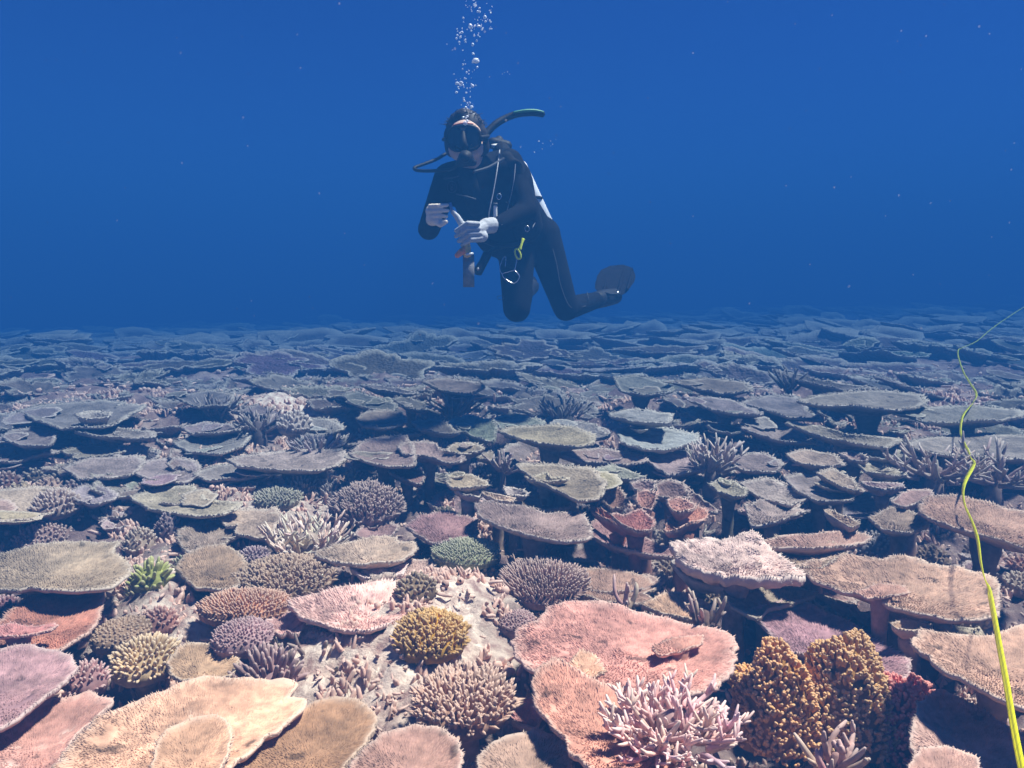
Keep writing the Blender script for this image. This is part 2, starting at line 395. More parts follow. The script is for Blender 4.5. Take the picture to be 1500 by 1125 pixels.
def finish_table(root, pl, dist, color, cone, thick, zoff, detail, scars=(), long=1.0):
    K, R = {2: (140, 12), 1: (68, 6), 0: (44, 5)}[detail]
    mat = M_CORAL if detail == 2 else (M_PLATE if detail == 1 else M_FAR)
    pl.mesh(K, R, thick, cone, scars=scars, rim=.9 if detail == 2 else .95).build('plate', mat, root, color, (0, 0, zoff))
    lobes(root, pl, color, mat, zoff, thick, detail, dist)
    if detail >= 1:
        sp = (0.0023 * dist + 0.0006) if detail == 2 else 0.0024 * dist
        sp /= 1.0
        X, Y, t = pl.spots(sp); n = len(X)
        a = np.arctan2(Y, X)
        rad = np.stack([np.cos(a), np.sin(a), 0 * a], -1)
        Z = pl.z(X, Y) - 0.002
        gap = fbm((X + pl.c[0]) * 22, (Y + pl.c[1]) * 22, pl.seed + 8, 2)
        keep = gap > -0.55
        if detail == 1: keep &= t > 0.95
        D = np.array([0, 0, 1.0]) + rad * (0.75 + 0.7 * t ** 3)[:, None] + RNG.normal(0, .16, (n, 3))
        L = sp * RNG.uniform(0.6, 1.75, n) * (0.9 + 0.35 * t) * long
        Rr = sp * RNG.uniform(0.36, 0.5, n)
        mb = MB()
        for lo, hi, pt in ((0, .88, 0.10), (.88, .95, 0.35), (.95, 2, 0.95)):
            k = keep & (t >= lo) & (t < hi)
            nubs(mb, np.stack([X, Y, Z], -1)[k], D[k], L[k] * 1.15, Rr[k] * 1.25, [(0, 1.0, pt * 0.2), (1, 0, pt)], 4)
        th = RNG.uniform(-math.pi, math.pi, int(2 * math.pi * pl.rm / sp * 2.2)); rb = pl.r(th)
        x, y = rb * np.cos(th), rb * np.sin(th)
        Pz = np.stack([x * .985, y * .985, pl.z(x, y) - thick * RNG.uniform(.05, .8, len(th))], -1)
        Dd = np.stack([np.cos(th), np.sin(th), RNG.uniform(-.1, .6, len(th))], -1)
        nubs(mb, Pz, Dd, sp * RNG.uniform(.5, 1.5, len(th)) * long, sp * 0.42, [(0, 1, .55), (1, 0, .95)], 4)
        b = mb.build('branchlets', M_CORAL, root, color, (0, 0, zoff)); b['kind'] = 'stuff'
def table_traced(label, poly_px, h, col, sx=0.0, sy=0.05, thick=0.013, cone=0.09, bowl=0.024, und=0.013, scars=(), name='table_coral', long=1.0, notch=0, cat='coral', var=True):
    seed = len(FOOT) * 7 + 3
    rr = random.Random(seed)
    cx = sum(p[0] for p in poly_px) / len(poly_px); cyy = sum(p[1] for p in poly_px) / len(poly_px)
    c = at(cx, cyy, h)
    sx = sx + rr.uniform(-.03, .03) - (.05 if cx > 900 and sx == 0 else 0)
    nrm = Vector((-sx, -sy, 1))
    pts = []
    for p in poly_px:
        d = ray(*p); o = Vector((0, 0, CAM_Z)); t = (c - o).dot(nrm) / d.dot(nrm)
        pts.append((o + d * t) - c)
    # area centroid
    A = 0; mx = my = 0
    for i in range(len(pts)):
        a, b = pts[i], pts[(i + 1) % len(pts)]; w = a.x * b.y - b.x * a.y; A += w; mx += (a.x + b.x) * w; my += (a.y + b.y) * w
    g = Vector((mx / (3 * A), my / (3 * A), 0)); g.z = sx * g.x + sy * g.y
    c = c + g; pts = [p - g for p in pts]
    th = np.linspace(-math.pi, math.pi, 360, endpoint=False); rb = np.zeros(360)
    px = np.array([p.x for p in pts]); py_ = np.array([p.y for p in pts])
    for k, a in enumerate(th):
        dx, dy = math.cos(a), math.sin(a); best = 0
        for i in range(len(px)):
            j = (i + 1) % len(px); ex, ey = px[j] - px[i], py_[j] - py_[i]; den = dx * ey - dy * ex
            if abs(den) < 1e-12: continue
            t = (px[i] * ey - py_[i] * ex) / den; u = (px[i] * dy - py_[i] * dx) / den
            if t > 0 and -1e-6 <= u <= 1 + 1e-6: best = max(best, t)
        rb[k] = best
    bad = rb < 1e-4
    if bad.any(): rb[bad] = np.median(rb[~bad]) * 0.5
    kern = np.exp(-np.linspace(-2, 2, 15) ** 2); kern /= kern.sum()
    rb = np.convolve(np.concatenate([rb[-7:], rb, rb[:7]]), kern, 'valid')
    rb = jag(th, rb, seed, 0.0, notch)
    pl = Plate((c.x, c.y), th, rb, sx, sy, bowl, und, seed)
    dist = math.hypot(c.y, 1.0)
    color = PAL[col] if isinstance(col, str) else col
    if var: color = tuple(x * rr.uniform(.88, 1.1) for x in color)
    gb = gz(c.x, c.y)
    base = min(gb, c.z - 0.05) - 0.03
    root = empty(name, (c.x, c.y, base))
    tag(root, label, cat)
    zoff = c.z - base
    det = 2 if dist < 3.3 else 1
    if det == 1: thick *= .9
    cone = min(cone, max(0.015, 0.7 * (c.z - gb)), 0.2 * pl.rm)
    finish_table(root, pl, dist, color, cone, thick, zoff, det, scars, long)
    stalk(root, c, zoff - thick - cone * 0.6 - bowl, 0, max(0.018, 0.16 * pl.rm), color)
    FOOT.append((c, float(rb.max()), [(p.x + c.x, p.y + c.y) for p in pts])); LAND.append((label, c))
    return root
def box_to_disc(x0, y0, x1, y1, z):
    a = at((x0 + x1) / 2, y1, z); b = at((x0 + x1) / 2, y0, z); c = (a + b) / 2
    l = at(x0, (y0 + y1) / 2, z); r = at(x1, (y0 + y1) / 2, z)
    return c, (r.x - l.x) / 2, (b.y - a.y) / 2
def cushion(label, box, z, col, sp, dome=0.05, flen=0.03, frad=None, name='cushion_coral', spread=0.9, tip=0.85, sides=5, part='branchlets', fork=False):
    """corymbose colony: a low cushion of upright fingers"""
    c, rx, ry = box_to_disc(*box, z); ry = min(max(ry, rx * 0.55), rx * 1.15)
    sp *= .82; flen *= .9; frad = frad * .85 if frad else None
    color = PAL[col] if isinstance(col, str) else col
    g = min(gz(c.x, c.y), z - 0.06) - 0.03
    root = empty(name, (c.x, c.y, g)); tag(root, label, 'coral')
    seed = len(FOOT) * 5 + 1
    th = np.linspace(-math.pi, math.pi, 180, endpoint=False)
    rb = 1 / np.sqrt((np.cos(th) / rx) ** 2 + (np.sin(th) / ry) ** 2)
    rb = jag(th, rb, seed, 0.05)
    pl = Plate((c.x, c.y), th, rb, 0, 0.03, 0.0, 0.006, seed)
    zo = z - g
    def dz(t): return dome * (1 - t ** 2) - flen * 0.5
    K, R = 72, 9
    mb = pl.mesh(K, R, 0.03, min(0.06, 0.6 * rx), rim=0.97)
    V = mb.V[0]; tt = np.hypot(V[:, 0], V[:, 1]) / pl.r(np.arctan2(V[:, 1], V[:, 0])); top = np.arange(len(V)) <= K * R
    V[:, 2] += np.where(top, dz(np.minimum(tt, 1)), -flen * .5); mb.P[0][:] = 0
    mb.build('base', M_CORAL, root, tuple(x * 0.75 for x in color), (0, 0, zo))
    X, Y, t = pl.spots(sp); n = len(X); a = np.arctan2(Y, X)
    rad = np.stack([np.cos(a), np.sin(a), 0 * a], -1)
    P = np.stack([X, Y, pl.z(X, Y) + dz(t) - 0.004], -1)
    D = np.array([0, 0, 1.0]) + rad * (spread * t ** 1.3)[:, None] + RNG.normal(0, .12, (n, 3))
    L = flen * RNG.uniform(.75, 1.25, n); Rr = (frad or sp * 0.36) * RNG.uniform(.85, 1.15, n)
    mb = MB()
    nubs(mb, P, D, L, Rr, [(0, 1.05, 0), (.55, .95, tip * .25), (.85, .72, tip * .8), (1, 0, tip)], sides)
    if fork:
        for _ in range(2):
            D2 = norm(D) + RNG.normal(0, .5, (n, 3))
            nubs(mb, P + norm(D) * (L * .45)[:, None], D2, L * .5, Rr * .75, [(0, 1, 0.05), (.7, .85, tip * .7), (1, 0, tip)], 4)
    th = RNG.uniform(-math.pi, math.pi, int(6.28 * pl.rm / sp)); x, y = pl.r(th) * np.cos(th), pl.r(th) * np.sin(th)
    nubs(mb, np.stack([x * .97, y * .97, pl.z(x, y) - 0.012 - flen * .5], -1), np.stack([np.cos(th), np.sin(th), RNG.uniform(.1, .8, len(th))], -1), flen * RNG.uniform(.6, 1.1, len(th)), frad or sp * .36, [(0, 1, 0), (.6, .9, tip * .5), (1, 0, tip)], sides)
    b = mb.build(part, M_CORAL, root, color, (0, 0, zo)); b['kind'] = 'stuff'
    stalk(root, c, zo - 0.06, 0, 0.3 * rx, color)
    FOOT.append((c, rx, None)); LAND.append((label, c))
    return root
def bush(label, cx, cy_base, w, hpx, z, col, sp, knob, name='bush_coral', depth=0.85):
    """rounded bush, knobbly twigs over a dome"""
    c = at(cx, cy_base, z); d = c.y; m = math.hypot(d, CAM_Z - z) / F_PX
    rx = w * m / 2; hz = hpx * m * 0.95; ry = rx * depth; c = Vector((c.x, c.y + ry * 0.55, 0))
    color = PAL[col] if isinstance(col, str) else col
    root = empty(name, (c.x, c.y, z)); tag(root, label, 'coral')
    N = int(2 * math.pi * (rx * ry + rx * hz) / 1.6 / sp ** 2)
    i = np.arange(N) + .5; zz = 1 - i / N * 1.12; ph = i * 2.399963
    rr = np.sqrt(np.clip(1 - zz ** 2, 0, 1))
    S = norm(np.stack([rr * np.cos(ph), rr * np.sin(ph), zz], -1) + RNG.normal(0, .045, (N, 3)))
    lump = 1 + 0.30 * fbm(S[:, 0] * 2.4 + S[:, 2] * 1.3, S[:, 1] * 2.4 - S[:, 2], 5 + len(FOOT), 2)
    P = S * np.array([rx, ry, hz]) * lump[:, None] * 0.88
    D = norm(S / np.array([rx, ry, hz]) * min(rx, hz)) * 0.8 + np.array([0, 0, .75]) + RNG.normal(0, .2, (N, 3))
    mb = MB()
    ok = P[:, 2] > -0.05
    P, D = P[ok], norm(D[ok]); n = len(P)
    mb0 = MB(); K = 40
    th = np.linspace(0, 2 * math.pi, K, endpoint=False); V = []; 
    for q in np.linspace(0.02, 1.75, 12):
        V.append(np.stack([np.sin(q) * np.cos(th) * rx * .83, np.sin(q) * np.sin(th) * ry * .83, np.cos(q) * hz * .83 + 0 * th], -1))
    V = np.concatenate(V); k = np.arange(K)
    Q = np.concatenate([np.stack([r * K + k, (r + 1) * K + k, (r + 1) * K + (k + 1) % K, r * K + (k + 1) % K], -1) for r in range(11)])
    V *= (1 + 0.12 * fbm(V[:, 0] / rx * 2.4 + V[:, 2] / hz * 1.3, V[:, 1] / ry * 2.4 - V[:, 2] / hz, 5 + len(FOOT), 2))[:, None]
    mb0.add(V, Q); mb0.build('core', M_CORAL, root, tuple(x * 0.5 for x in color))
    nubs(mb, P - D * knob, D, knob * RNG.uniform(1.5, 2.4, n), knob * RNG.uniform(.38, .5, n), [(0, .9, 0), (.6, 1, .1), (.88, .9, .45), (1, 0, .6)], 5)
    for _ in range(2):
        D2 = norm(D + RNG.normal(0, .55, (n, 3)))
        nubs(mb, P + D * (knob * .35), D2, knob * RNG.uniform(.6, 1.2, n), knob * RNG.uniform(.28, .42, n), [(0, 1, .05), (.55, 1, .25), (.85, .75, .55), (1, 0, .7)], 5)
    b = mb.build('knobs', M_CORAL, root, color); b['kind'] = 'stuff'
    FOOT.append((c, rx, None)); LAND.append((label, c))
    return root
def staghorn(label, box, z, col, n, rad, length, up=0.7, name='staghorn_coral', tip=0.9, twigs=4, seed=0):
    c, rx, ry = box_to_disc(*box, z); ry = min(max(ry, rx * .6), rx * 1.2)
    if c.y > 2.6: rad *= .72; n = int(n * 1.35); length *= .78; up *= .7
    g = min(gz(c.x, c.y), z) - 0.03
    color = PAL[col] if isinstance(col, str) else col
    root = empty(name, (c.x, c.y, g)); tag(root, label, 'coral')
    r_ = random.Random(seed + 5)
    mb = MB()
    tube(mb, [(0, 0, -0.02), (0, 0, (z - g) * .5), (0, 0, z - g + .01)], [rx * .45, rx * .38, rx * .2], 9)
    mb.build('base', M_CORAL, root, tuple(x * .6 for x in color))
    for i in range(n):
        a = i * 2.4 + r_.uniform(-.4, .4); q = math.sqrt((i + .5) / n)
        p = Vector((math.cos(a) * rx * q * .62, math.sin(a) * ry * q * .62, z - g - 0.03 + r_.uniform(-.01, .02)))
        d = Vector((math.cos(a) * q * 1.1 + r_.gauss(0, .35), math.sin(a) * q * 1.1 + r_.gauss(0, .35), up * r_.uniform(.6, 1.4))).normalized()
        L = length * r_.uniform(.7, 1.25); mb = MB()
        pts = [p]; dd = d.copy()
        for k in range(5):
            dd = (dd + Vector((r_.gauss(0, .13), r_.gauss(0, .13), r_.gauss(.05, .1)))).normalized(); pts.append(pts[-1] + dd * L / 5)
        rr = rad * r_.uniform(.85, 1.2)
        tube(mb, pts, [rr * 1.15, rr * 1.08, rr, rr * .92, rr * .8, rr * .45], 7, [0, .05, .1, .25, .6, tip])
        for k in range(r_.randint(max(0, twigs - 2), twigs)):
            s = r_.randint(1, 4); q0 = pts[s]; td = (dd + Vector((r_.gauss(0, .7), r_.gauss(0, .7), r_.uniform(0, .7)))).normalized(); l2 = L * r_.uniform(.22, .45)
            q1 = q0 + td * l2 * .5; td = (td + Vector((0, 0, .25))).normalized(); q2 = q1 + td * l2 * .5
            tube(mb, [q0, q1, q2], [rr * .85, rr * .75, rr * .42], 6, [.1, .4, tip])
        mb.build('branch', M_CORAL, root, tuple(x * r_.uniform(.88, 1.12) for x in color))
    FOOT.append((c, rx, None)); LAND.append((label, c))
    return root
# ------------------------------------------------------------------ the corals of the photograph, outlines by place
CR = dict(A=(0, 760, .34667), B=(480, 760, .34667), C=(980, 760, .34667), D=(0, 560, 1 / 3), E=(450, 540, 1 / 3), F=(900, 540, .4), G=(860, 690, .2), P=(0, 0, 1.0))
def px(cr, pts):
    a, b, s = CR[cr]; return [(a + s * x, b + s * y) for x, y in pts]
def T(cr, label, h, col, pts, **k): return table_traced(label, px(cr, pts), h, col, **k)
def B(cr, box):
    a, b, s = CR[cr]; return (a + s * box[0], b + s * box[1], a + s * box[2], b + s * box[3])
def cu(cr, label, box, z, col, sp, **k): return cushion(label, B(cr, box), z, col, sp, **k)
def sg(cr, label, box, z, col, n, rad, length, **k): return staghorn(label, B(cr, box), z, col, n, rad, length, **k)

# lower left
T('P', 'large tan table coral with wavy pale rim, in the bottom left corner', .08, (.52, .385, .26), [(85, 1115), (105, 1085), (128, 1066), (140, 1045), (195, 1025), (245, 1010), (268, 1000), (312, 991), (345, 996), (366, 990), (395, 990), (430, 995), (458, 1012), (448, 1034), (415, 1062), (378, 1090), (345, 1112), (320, 1150), (70, 1160)], notch=2, thick=.012, scars=((.2, .1, .05), (-.3, -.1, .06), (-.1, .4, .04)), und=.018)
T('P', 'pinkish tan round lobe coral, lying on the large tan table coral at the bottom', .13, (.47, .33, .25), [(222, 1118), (232, 1082), (248, 1062), (280, 1050), (312, 1046), (332, 1054), (340, 1078), (334, 1105), (312, 1150), (225, 1150)], thick=.016, cone=.02)
T('P', 'brown table coral with straight front, right of the pinkish tan lobe at the bottom', .05, 'brown', [(335, 1115), (390, 1082), (430, 1052), (458, 1028), (490, 1020), (525, 1024), (548, 1042), (547, 1070), (528, 1095), (508, 1117), (480, 1150), (360, 1160)], thick=.02)
T('P', 'brown table coral with white bite scars, at the bottom left edge of the picture', .01, (.36, .26, .185), [(-60, 1090), (0, 1060), (60, 1028), (128, 1015), (172, 1022), (150, 1045), (112, 1075), (80, 1125), (40, 1160), (-70, 1160)], scars=((.1, .1, .07), (-.25, .0, .06), (.3, .45, .08), (-.1, -.45, .12)))
T('A', 'dusty purple-pink table coral, at the left edge above the white bite scars', .07, (.36, .235, .24), [(-220, 620), (-60, 545), (90, 535), (240, 548), (310, 590), (322, 640), (250, 700), (170, 760), (60, 840), (-40, 890), (-250, 860)], sx=.03)
T('A', 'red-pink table coral, at the left edge below the grey-tan plate', .06, 'redpink', [(-150, 520), (0, 425), (80, 350), (150, 305), (300, 290), (440, 290), (435, 340), (412, 430), (370, 480), (262, 555), (80, 548), (-80, 550)])
T('A', 'small pink shelf coral with white edge, on the red-pink table coral', .10, (.42, .24, .22), [(-80, 470), (60, 440), (160, 450), (235, 435), (240, 458), (200, 478), (120, 492), (-60, 505)], thick=.008, cone=.006, bowl=.006)
T('A', 'broad grey-tan table coral, second from the left edge of the foreground', .12, (.37, .28, .215), [(-120, 170), (60, 130), (180, 100), (300, 92), (420, 95), (495, 102), (480, 140), (560, 192), (545, 240), (440, 290), (300, 300), (130, 297), (0, 292), (-140, 280)], notch=1)
T('A', 'grey-brown table coral with a green left edge, left of the pale staghorn', .08, (.31, .24, .20), [(745, 205), (780, 150), (850, 118), (950, 108), (1000, 138), (1042, 200), (1000, 250), (1022, 285), (930, 302), (830, 290), (778, 240)])
T('A', 'ragged olive table coral, above the grey-brown coral with the green edge', .08, (.32, .28, .21), [(740, 90), (760, 45), (850, 15), (930, 5), (1000, 30), (1015, 60), (960, 95), (880, 130), (790, 135)], notch=2, und=.02)
cu('A', 'bright green edge coral, tucked beside the grey-brown table coral', (735, 150, 800, 225), .05, 'green', .012, flen=.02, dome=.02)
cu('A', 'orange-brown cushion coral with white frilled left rim, above the purple-grey dome', (850, 300, 1220, 400), .07, (.46, .27, .17), .011, dome=.025, flen=.018, tip=.75)
cu('A', 'purple-grey domed cushion coral, below the orange-brown cushion coral', (905, 415, 1140, 550), .06, (.33, .245, .265), .011, dome=.03, flen=.014, tip=.4)
cu('A', 'olive-brown pimpled cushion coral, right of the red-pink table coral', (392, 388, 625, 545), .03, (.30, .235, .16), .014, dome=.015, flen=.012, tip=.35)
cu('A', 'cream-yellow knobbly coral, in the left foreground behind the large tan plate', (480, 490, 745, 665), .02, (.50, .42, .24), .016, dome=.04, flen=.024, tip=.7, spread=1.2)
T('A', 'flat brown table coral, right of the cream-yellow knobbly coral', .03, (.33, .25, .18), [(705, 600), (760, 540), (850, 520), (930, 545), (1010, 600), (980, 660), (860, 680), (740, 670)])
cu('A', 'mauve knobbly dome coral with pale tips, beside the dusty purple-pink plate', (292, 595, 445, 735), .03, (.34, .22, .22), .013, dome=.035, flen=.018, tip=.8)
cu('A', 'lime green finger coral, right of the broad grey-tan plate', (562, 190, 700, 265), .08, 'lime', .022, dome=.03, flen=.04, frad=.008, name='finger_coral', part='fingers', tip=.5, spread=1.1)
cu('A', 'olive finger coral, just below the lime green finger coral', (535, 265, 645, 340), .03, (.33, .33, .16), .017, dome=.02, flen=.026, name='finger_coral', part='fingers', tip=.4)
cu('A', 'cream nubbly coral lump, behind the lime green finger coral', (530, 45, 650, 130), .06, (.52, .44, .33), .017, dome=.04, flen=.022, tip=.8)
cu('A', 'dark purple nubbly coral ball, left of the ragged olive table coral', (660, 5, 752, 80), .07, 'purple', .014, dome=.05, flen=.02, tip=.5)
cu('A', 'red-brown nubbly coral, below the pale rubble in the left foreground', (600, 375, 740, 465), .02, (.35, .20, .17), .015, dome=.03, flen=.02, tip=.6)
cu('A', 'brown ruffled cushion coral with white front edge, under the pale staghorn', (1010, 165, 1400, 290), .07, (.37, .28, .185), .015, dome=.03, flen=.028, tip=.5, fork=True)
cu('A', 'lavender knobbed coral, left of the pale staghorn tangle', (1020, 105, 1130, 190), .08, (.38, .31, .36), .014, dome=.02, flen=.02, tip=.5)
cu('A', 'purple finger coral, behind the large tan table coral', (1025, 570, 1250, 690), .02, (.30, .215, .22), .021, dome=.04, flen=.05, frad=.0075, name='finger_coral', part='fingers', tip=.55)
sg('A', 'dark olive branching coral, right of the purple finger coral', (1230, 530, 1440, 640), .0, (.17, .15, .115), 12, .006, .09, up=.5, tip=.4, seed=3)
T('A', 'pale ragged lilac-brown coral, right of the purple-grey dome', .05, (.42, .33, .31), [(1120, 420), (1180, 390), (1260, 395), (1290, 440), (1260, 490), (1200, 500), (1145, 470)], notch=2, und=.02)
cu('A', 'dull purple nubbly coral patch, between the pink plate and purple finger coral', (1260, 455, 1500, 545), .02, (.31, .225, .225), .015, dome=.03, flen=.02, tip=.55)
# pink plate and middle foreground
T('P', 'pale salmon pink table coral, left of the mustard yellow coral', .09, (.74, .55, .46), [(421, 880), (450, 872), (480, 864), (520, 858), (545, 850), (570, 848), (600, 860), (632, 876), (628, 890), (600, 900), (572, 912), (545, 922), (505, 924), (470, 912), (445, 908)], long=1.3)
T('B', 'tan lobed table coral, right of the pale staghorn tangle', .10, (.47, .36, .27), [(-60, 150), (30, 110), (130, 80), (220, 72), (285, 80), (300, 100), (365, 100), (370, 130), (330, 165), (240, 178), (120, 185), (20, 178)], notch=0)
T('B', 'white bleached shelf coral, under the tan lobed table coral', .06, (.80, .72, .64), [(95, 205), (150, 190), (240, 182), (330, 190), (320, 225), (240, 245), (150, 245)], thick=.015)
T('B', 'pinkish tan fan-ribbed coral, right of the white bleached shelf coral', .05, (.50, .385, .33), [(270, 210), (350, 172), (440, 172), (455, 210), (440, 245), (360, 260), (290, 250)], thick=.015)
T('B', 'small pink shelf coral, right above the pale salmon table coral', .04, (.55, .40, .35), [(330, 300), (380, 265), (470, 270), (500, 300), (480, 330), (400, 320)], thick=.014)
T('B', 'flat lilac crust coral, behind the mustard yellow coral', .0, (.44, .355, .37), [(478, 330), (520, 290), (600, 275), (720, 262), (735, 290), (660, 320), (640, 370), (645, 405), (590, 432), (500, 400)], thick=.015)
T('E', 'dusky mauve table coral, above the green cushion coral', .11, 'mauve', [(430, 690), (500, 640), (620, 625), (740, 668), (750, 720), (640, 755), (560, 765), (500, 742)])
T('E', 'small mauve table coral, right of the pale staghorn tips', .07, 'mauve', [(205, 725), (290, 650), (405, 680), (380, 735), (260, 755)])
cu('B', 'round green cushion coral, in the shade of the big brown shelf', (445, 82, 725, 168), .09, (.34, .42, .24), .011, dome=.02, flen=.016, tip=.7)
cu('B', 'cream stubby-fingered coral, below the green cushion coral', (548, 192, 706, 265), .01, (.50, .41, .27), .022, dome=.04, flen=.026, frad=.0095, tip=.55, name='finger_coral', part='fingers')
cu('B', 'brown spiky cushion coral, in the middle of the foreground', (735, 185, 1085, 315), .08, (.37, .265, .235), .0125, dome=.03, flen=.034, frad=.0042, tip=.65)
cu('B', 'dark purple nubbly coral, left under the brown spiky cushion coral', (648, 310, 815, 388), .03, (.25, .18, .21), .014, dome=.015, flen=.017, tip=.5)
cu('B', 'olive nubbly coral, right under the brown spiky cushion coral', (862, 345, 992, 405), .02, (.32, .27, .14), .014, dome=.015, flen=.018, tip=.5)
cu('B', 'small round mauve coral, left of the large brick-red plate', (714, 368, 872, 472), .04, (.36, .265, .275), .0105, dome=.015, flen=.013, tip=.5)
cu('B', 'mustard yellow cushion coral, in the middle of the foreground', (285, 385, 585, 575), .07, 'yellow', .0135, dome=.045, flen=.026, frad=.0052, tip=.55, fork=True)
cu('B', 'brown cushion coral with long pale-tipped fingers, below the mustard yellow coral', (388, 640, 765, 850), .05, (.41, .29, .22), .0165, dome=.02, flen=.045, frad=.0058, tip=.7, fork=True)
T('P', 'round brown table coral, at the bottom left of the middle', .06, (.33, .24, .185), [(512, 1118), (535, 1095), (562, 1075), (600, 1063), (640, 1064), (668, 1080), (679, 1102), (674, 1130), (650, 1160), (520, 1160)])
T('P', 'round brown shaded table coral, at the bottom below the long-fingered coral', .05, (.33, .24, .19), [(700, 1108), (722, 1085), (752, 1072), (790, 1068), (820, 1080), (838, 1105), (835, 1140), (800, 1165), (705, 1160)])
T('P', 'small reddish shelf coral, left of the front pink-brown plate', .0, (.40, .225, .19), [(745, 1030), (760, 1020), (782, 1022), (795, 1045), (785, 1065), (765, 1058), (748, 1048)], thick=.015)
# the great brick-red plates
T('P', 'large brick-red table coral, right of the middle in the foreground', .08, (.48, .275, .23), [(748, 935), (768, 915), (785, 908), (798, 893), (830, 882), (870, 878), (905, 884), (955, 899), (1000, 908), (1045, 918), (1078, 930), (1080, 955), (1068, 985), (1050, 1008), (1020, 1020), (975, 1020), (900, 1015), (850, 1005), (790, 985), (755, 962)], scars=((.35, .2, .05),), und=.014)
T('P', 'pink-brown front table coral, under the whitish staghorn', .10, (.42, .265, .215), [(780, 1000), (795, 975), (820, 965), (855, 985), (885, 1000), (920, 1010), (960, 1050), (990, 1100), (1000, 1150), (900, 1150), (870, 1130), (834, 1100), (828, 1075), (810, 1062), (784, 1030)], long=1.3)
T('P', 'ragged pink coral shelf with white edge, on the brick-red plate by the staghorn', .105, (.52, .34, .29), [(828, 978), (850, 952), (872, 958), (886, 985), (868, 995), (845, 990)], thick=.008, cone=.005, bowl=.006, notch=1)
T('P', 'small red ledge coral, on the right half of the brick-red plate', .085, (.44, .24, .20), [(955, 945), (985, 932), (1030, 930), (1028, 942), (995, 952), (962, 958)], thick=.008, cone=.005, bowl=.006)
sg('P', 'whitish pink staghorn coral, at the bottom right of the middle', (880, 1000, 1085, 1125), .12, (.62, .47, .48), 130, .0048, .072, up=.42, tip=.95, seed=11)
T('B', 'long mauve table coral, behind the large brick-red plate', .03, (.35, .225, .21), [(1000, 300), (1060, 220), (1130, 200), (1260, 225), (1340, 235), (1375, 260), (1410, 290), (1330, 310), (1400, 340), (1300, 360), (1150, 345)], notch=0)
T('P', 'dull orange-brown shelf coral, between the long mauve plate and white plate', .03, (.42, .30, .235), [(940, 885), (975, 868), (1010, 868), (1040, 885), (1060, 905), (1020, 908), (970, 900)])
sg('B', 'pink finger twig coral, standing on the long mauve plate', (1225, 330, 1290, 370), .07, (.52, .38, .33), 4, .0065, .085, up=2.2, tip=.7, seed=4, twigs=2)
sg('P', 'tan finger coral tuft, above the right end of the brick-red plate', (1000, 880, 1065, 925), .07, (.44, .33, .28), 10, .0065, .07, up=1.6, tip=.6, seed=6, twigs=3)
# lower right
bush('amber-brown bushy coral with sunlit top, right of the brick-red plate', 1140, 1085, 135, 130, -.12, (.62, .36, .085), .0125, .0105)
bush('olive-brown bushy coral, between the amber and maroon bushes', 1245, 1090, 150, 140, -.14, (.50, .31, .075), .0125, .0105)
bush('maroon bushy coral, right of the olive-brown bush at the lower right', 1338, 1100, 120, 100, -.16, (.58, .17, .15), .0125, .0105)
T('P', 'pink-brown sloping table coral, beside the maroon bush in the bottom right', .0, (.40, .26, .22), [(1330, 1085), (1345, 1030), (1375, 1008), (1420, 1030), (1470, 1060), (1520, 1085), (1520, 1150), (1420, 1150), (1350, 1140)], sy=.1)
T('P', 'small brown coral plate, at the bottom under the maroon bush', .03, (.40, .27, .22), [(1330, 1120), (1350, 1095), (1385, 1092), (1430, 1112), (1450, 1150), (1340, 1160)])
sg('P', 'mauve finger coral, at the bottom edge under the olive-brown bush', (1190, 1090, 1260, 1135), .0, (.45, .32, .30), 10, .0075, .08, up=1.3, tip=.6, seed=8, twigs=3)
T('C', 'white bleached crusty table coral, right of the crimson ruffled coral', .14, (.70, .60, .56), [(5, 105), (60, 80), (160, 68), (280, 70), (370, 82), (440, 140), (520, 200), (580, 230), (540, 262), (420, 268), (300, 255), (160, 215), (60, 165)], und=.045, thick=.03)
T('C', 'pale grey shelf rim, curving under the white bleached plate', .06, (.50, .44, .38), [(5, 175), (40, 170), (130, 210), (260, 275), (235, 288), (140, 270), (50, 225)], thick=.02)
T('C', 'grey-brown ribbed table coral, under the right side of the white plate', .03, (.30, .235, .21), [(230, 310), (290, 275), (400, 270), (545, 288), (640, 312), (520, 360), (400, 385), (390, 432), (310, 402), (262, 365)])
T('C', 'long mauve-brown table coral, above the bushy corals', .0, (.37, .265, .25), [(345, 385), (480, 340), (570, 345), (720, 410), (880, 510), (1010, 580), (1020, 650), (930, 690), (780, 620), (600, 580), (480, 560), (390, 440)], sx=-.02)
T('C', 'brown table coral, just right of the white bleached plate', .12, (.385, .27, .225), [(380, 100), (460, 78), (620, 82), (720, 110), (740, 150), (640, 200), (540, 200), (460, 160)])
T('C', 'wide rumpled brown table coral, below the big shelf under the tape', .10, (.40, .285, .235), [(530, 195), (600, 178), (740, 155), (850, 168), (1000, 163), (1110, 190), (1250, 215), (1365, 245), (1388, 300), (1400, 390), (1330, 440), (1180, 430), (1040, 400), (880, 350), (740, 300), (600, 262)], und=.022, sx=-.03)
T('C', 'brown raised ridge coral, on the rumpled plate right of middle', .118, (.38, .27, .22), [(780, 300), (900, 275), (1000, 290), (1015, 310), (930, 320), (840, 335)], thick=.008, cone=.006, bowl=.006)
T('C', 'wide tan-olive table coral crossed by the tape, at the right edge', .12, (.42, .33, .215), [(1018, 520), (1060, 462), (1200, 485), (1370, 488), (1480, 440), (1620, 470), (1640, 800), (1500, 800), (1420, 762), (1300, 710), (1160, 640), (1095, 585)], sx=-.02)
T('C', 'small brown ledge coral, between the rumpled and tan-olive plates', .06, (.36, .26, .21), [(940, 440), (1000, 425), (1090, 440), (1110, 455), (1030, 465), (960, 460)], thick=.015)
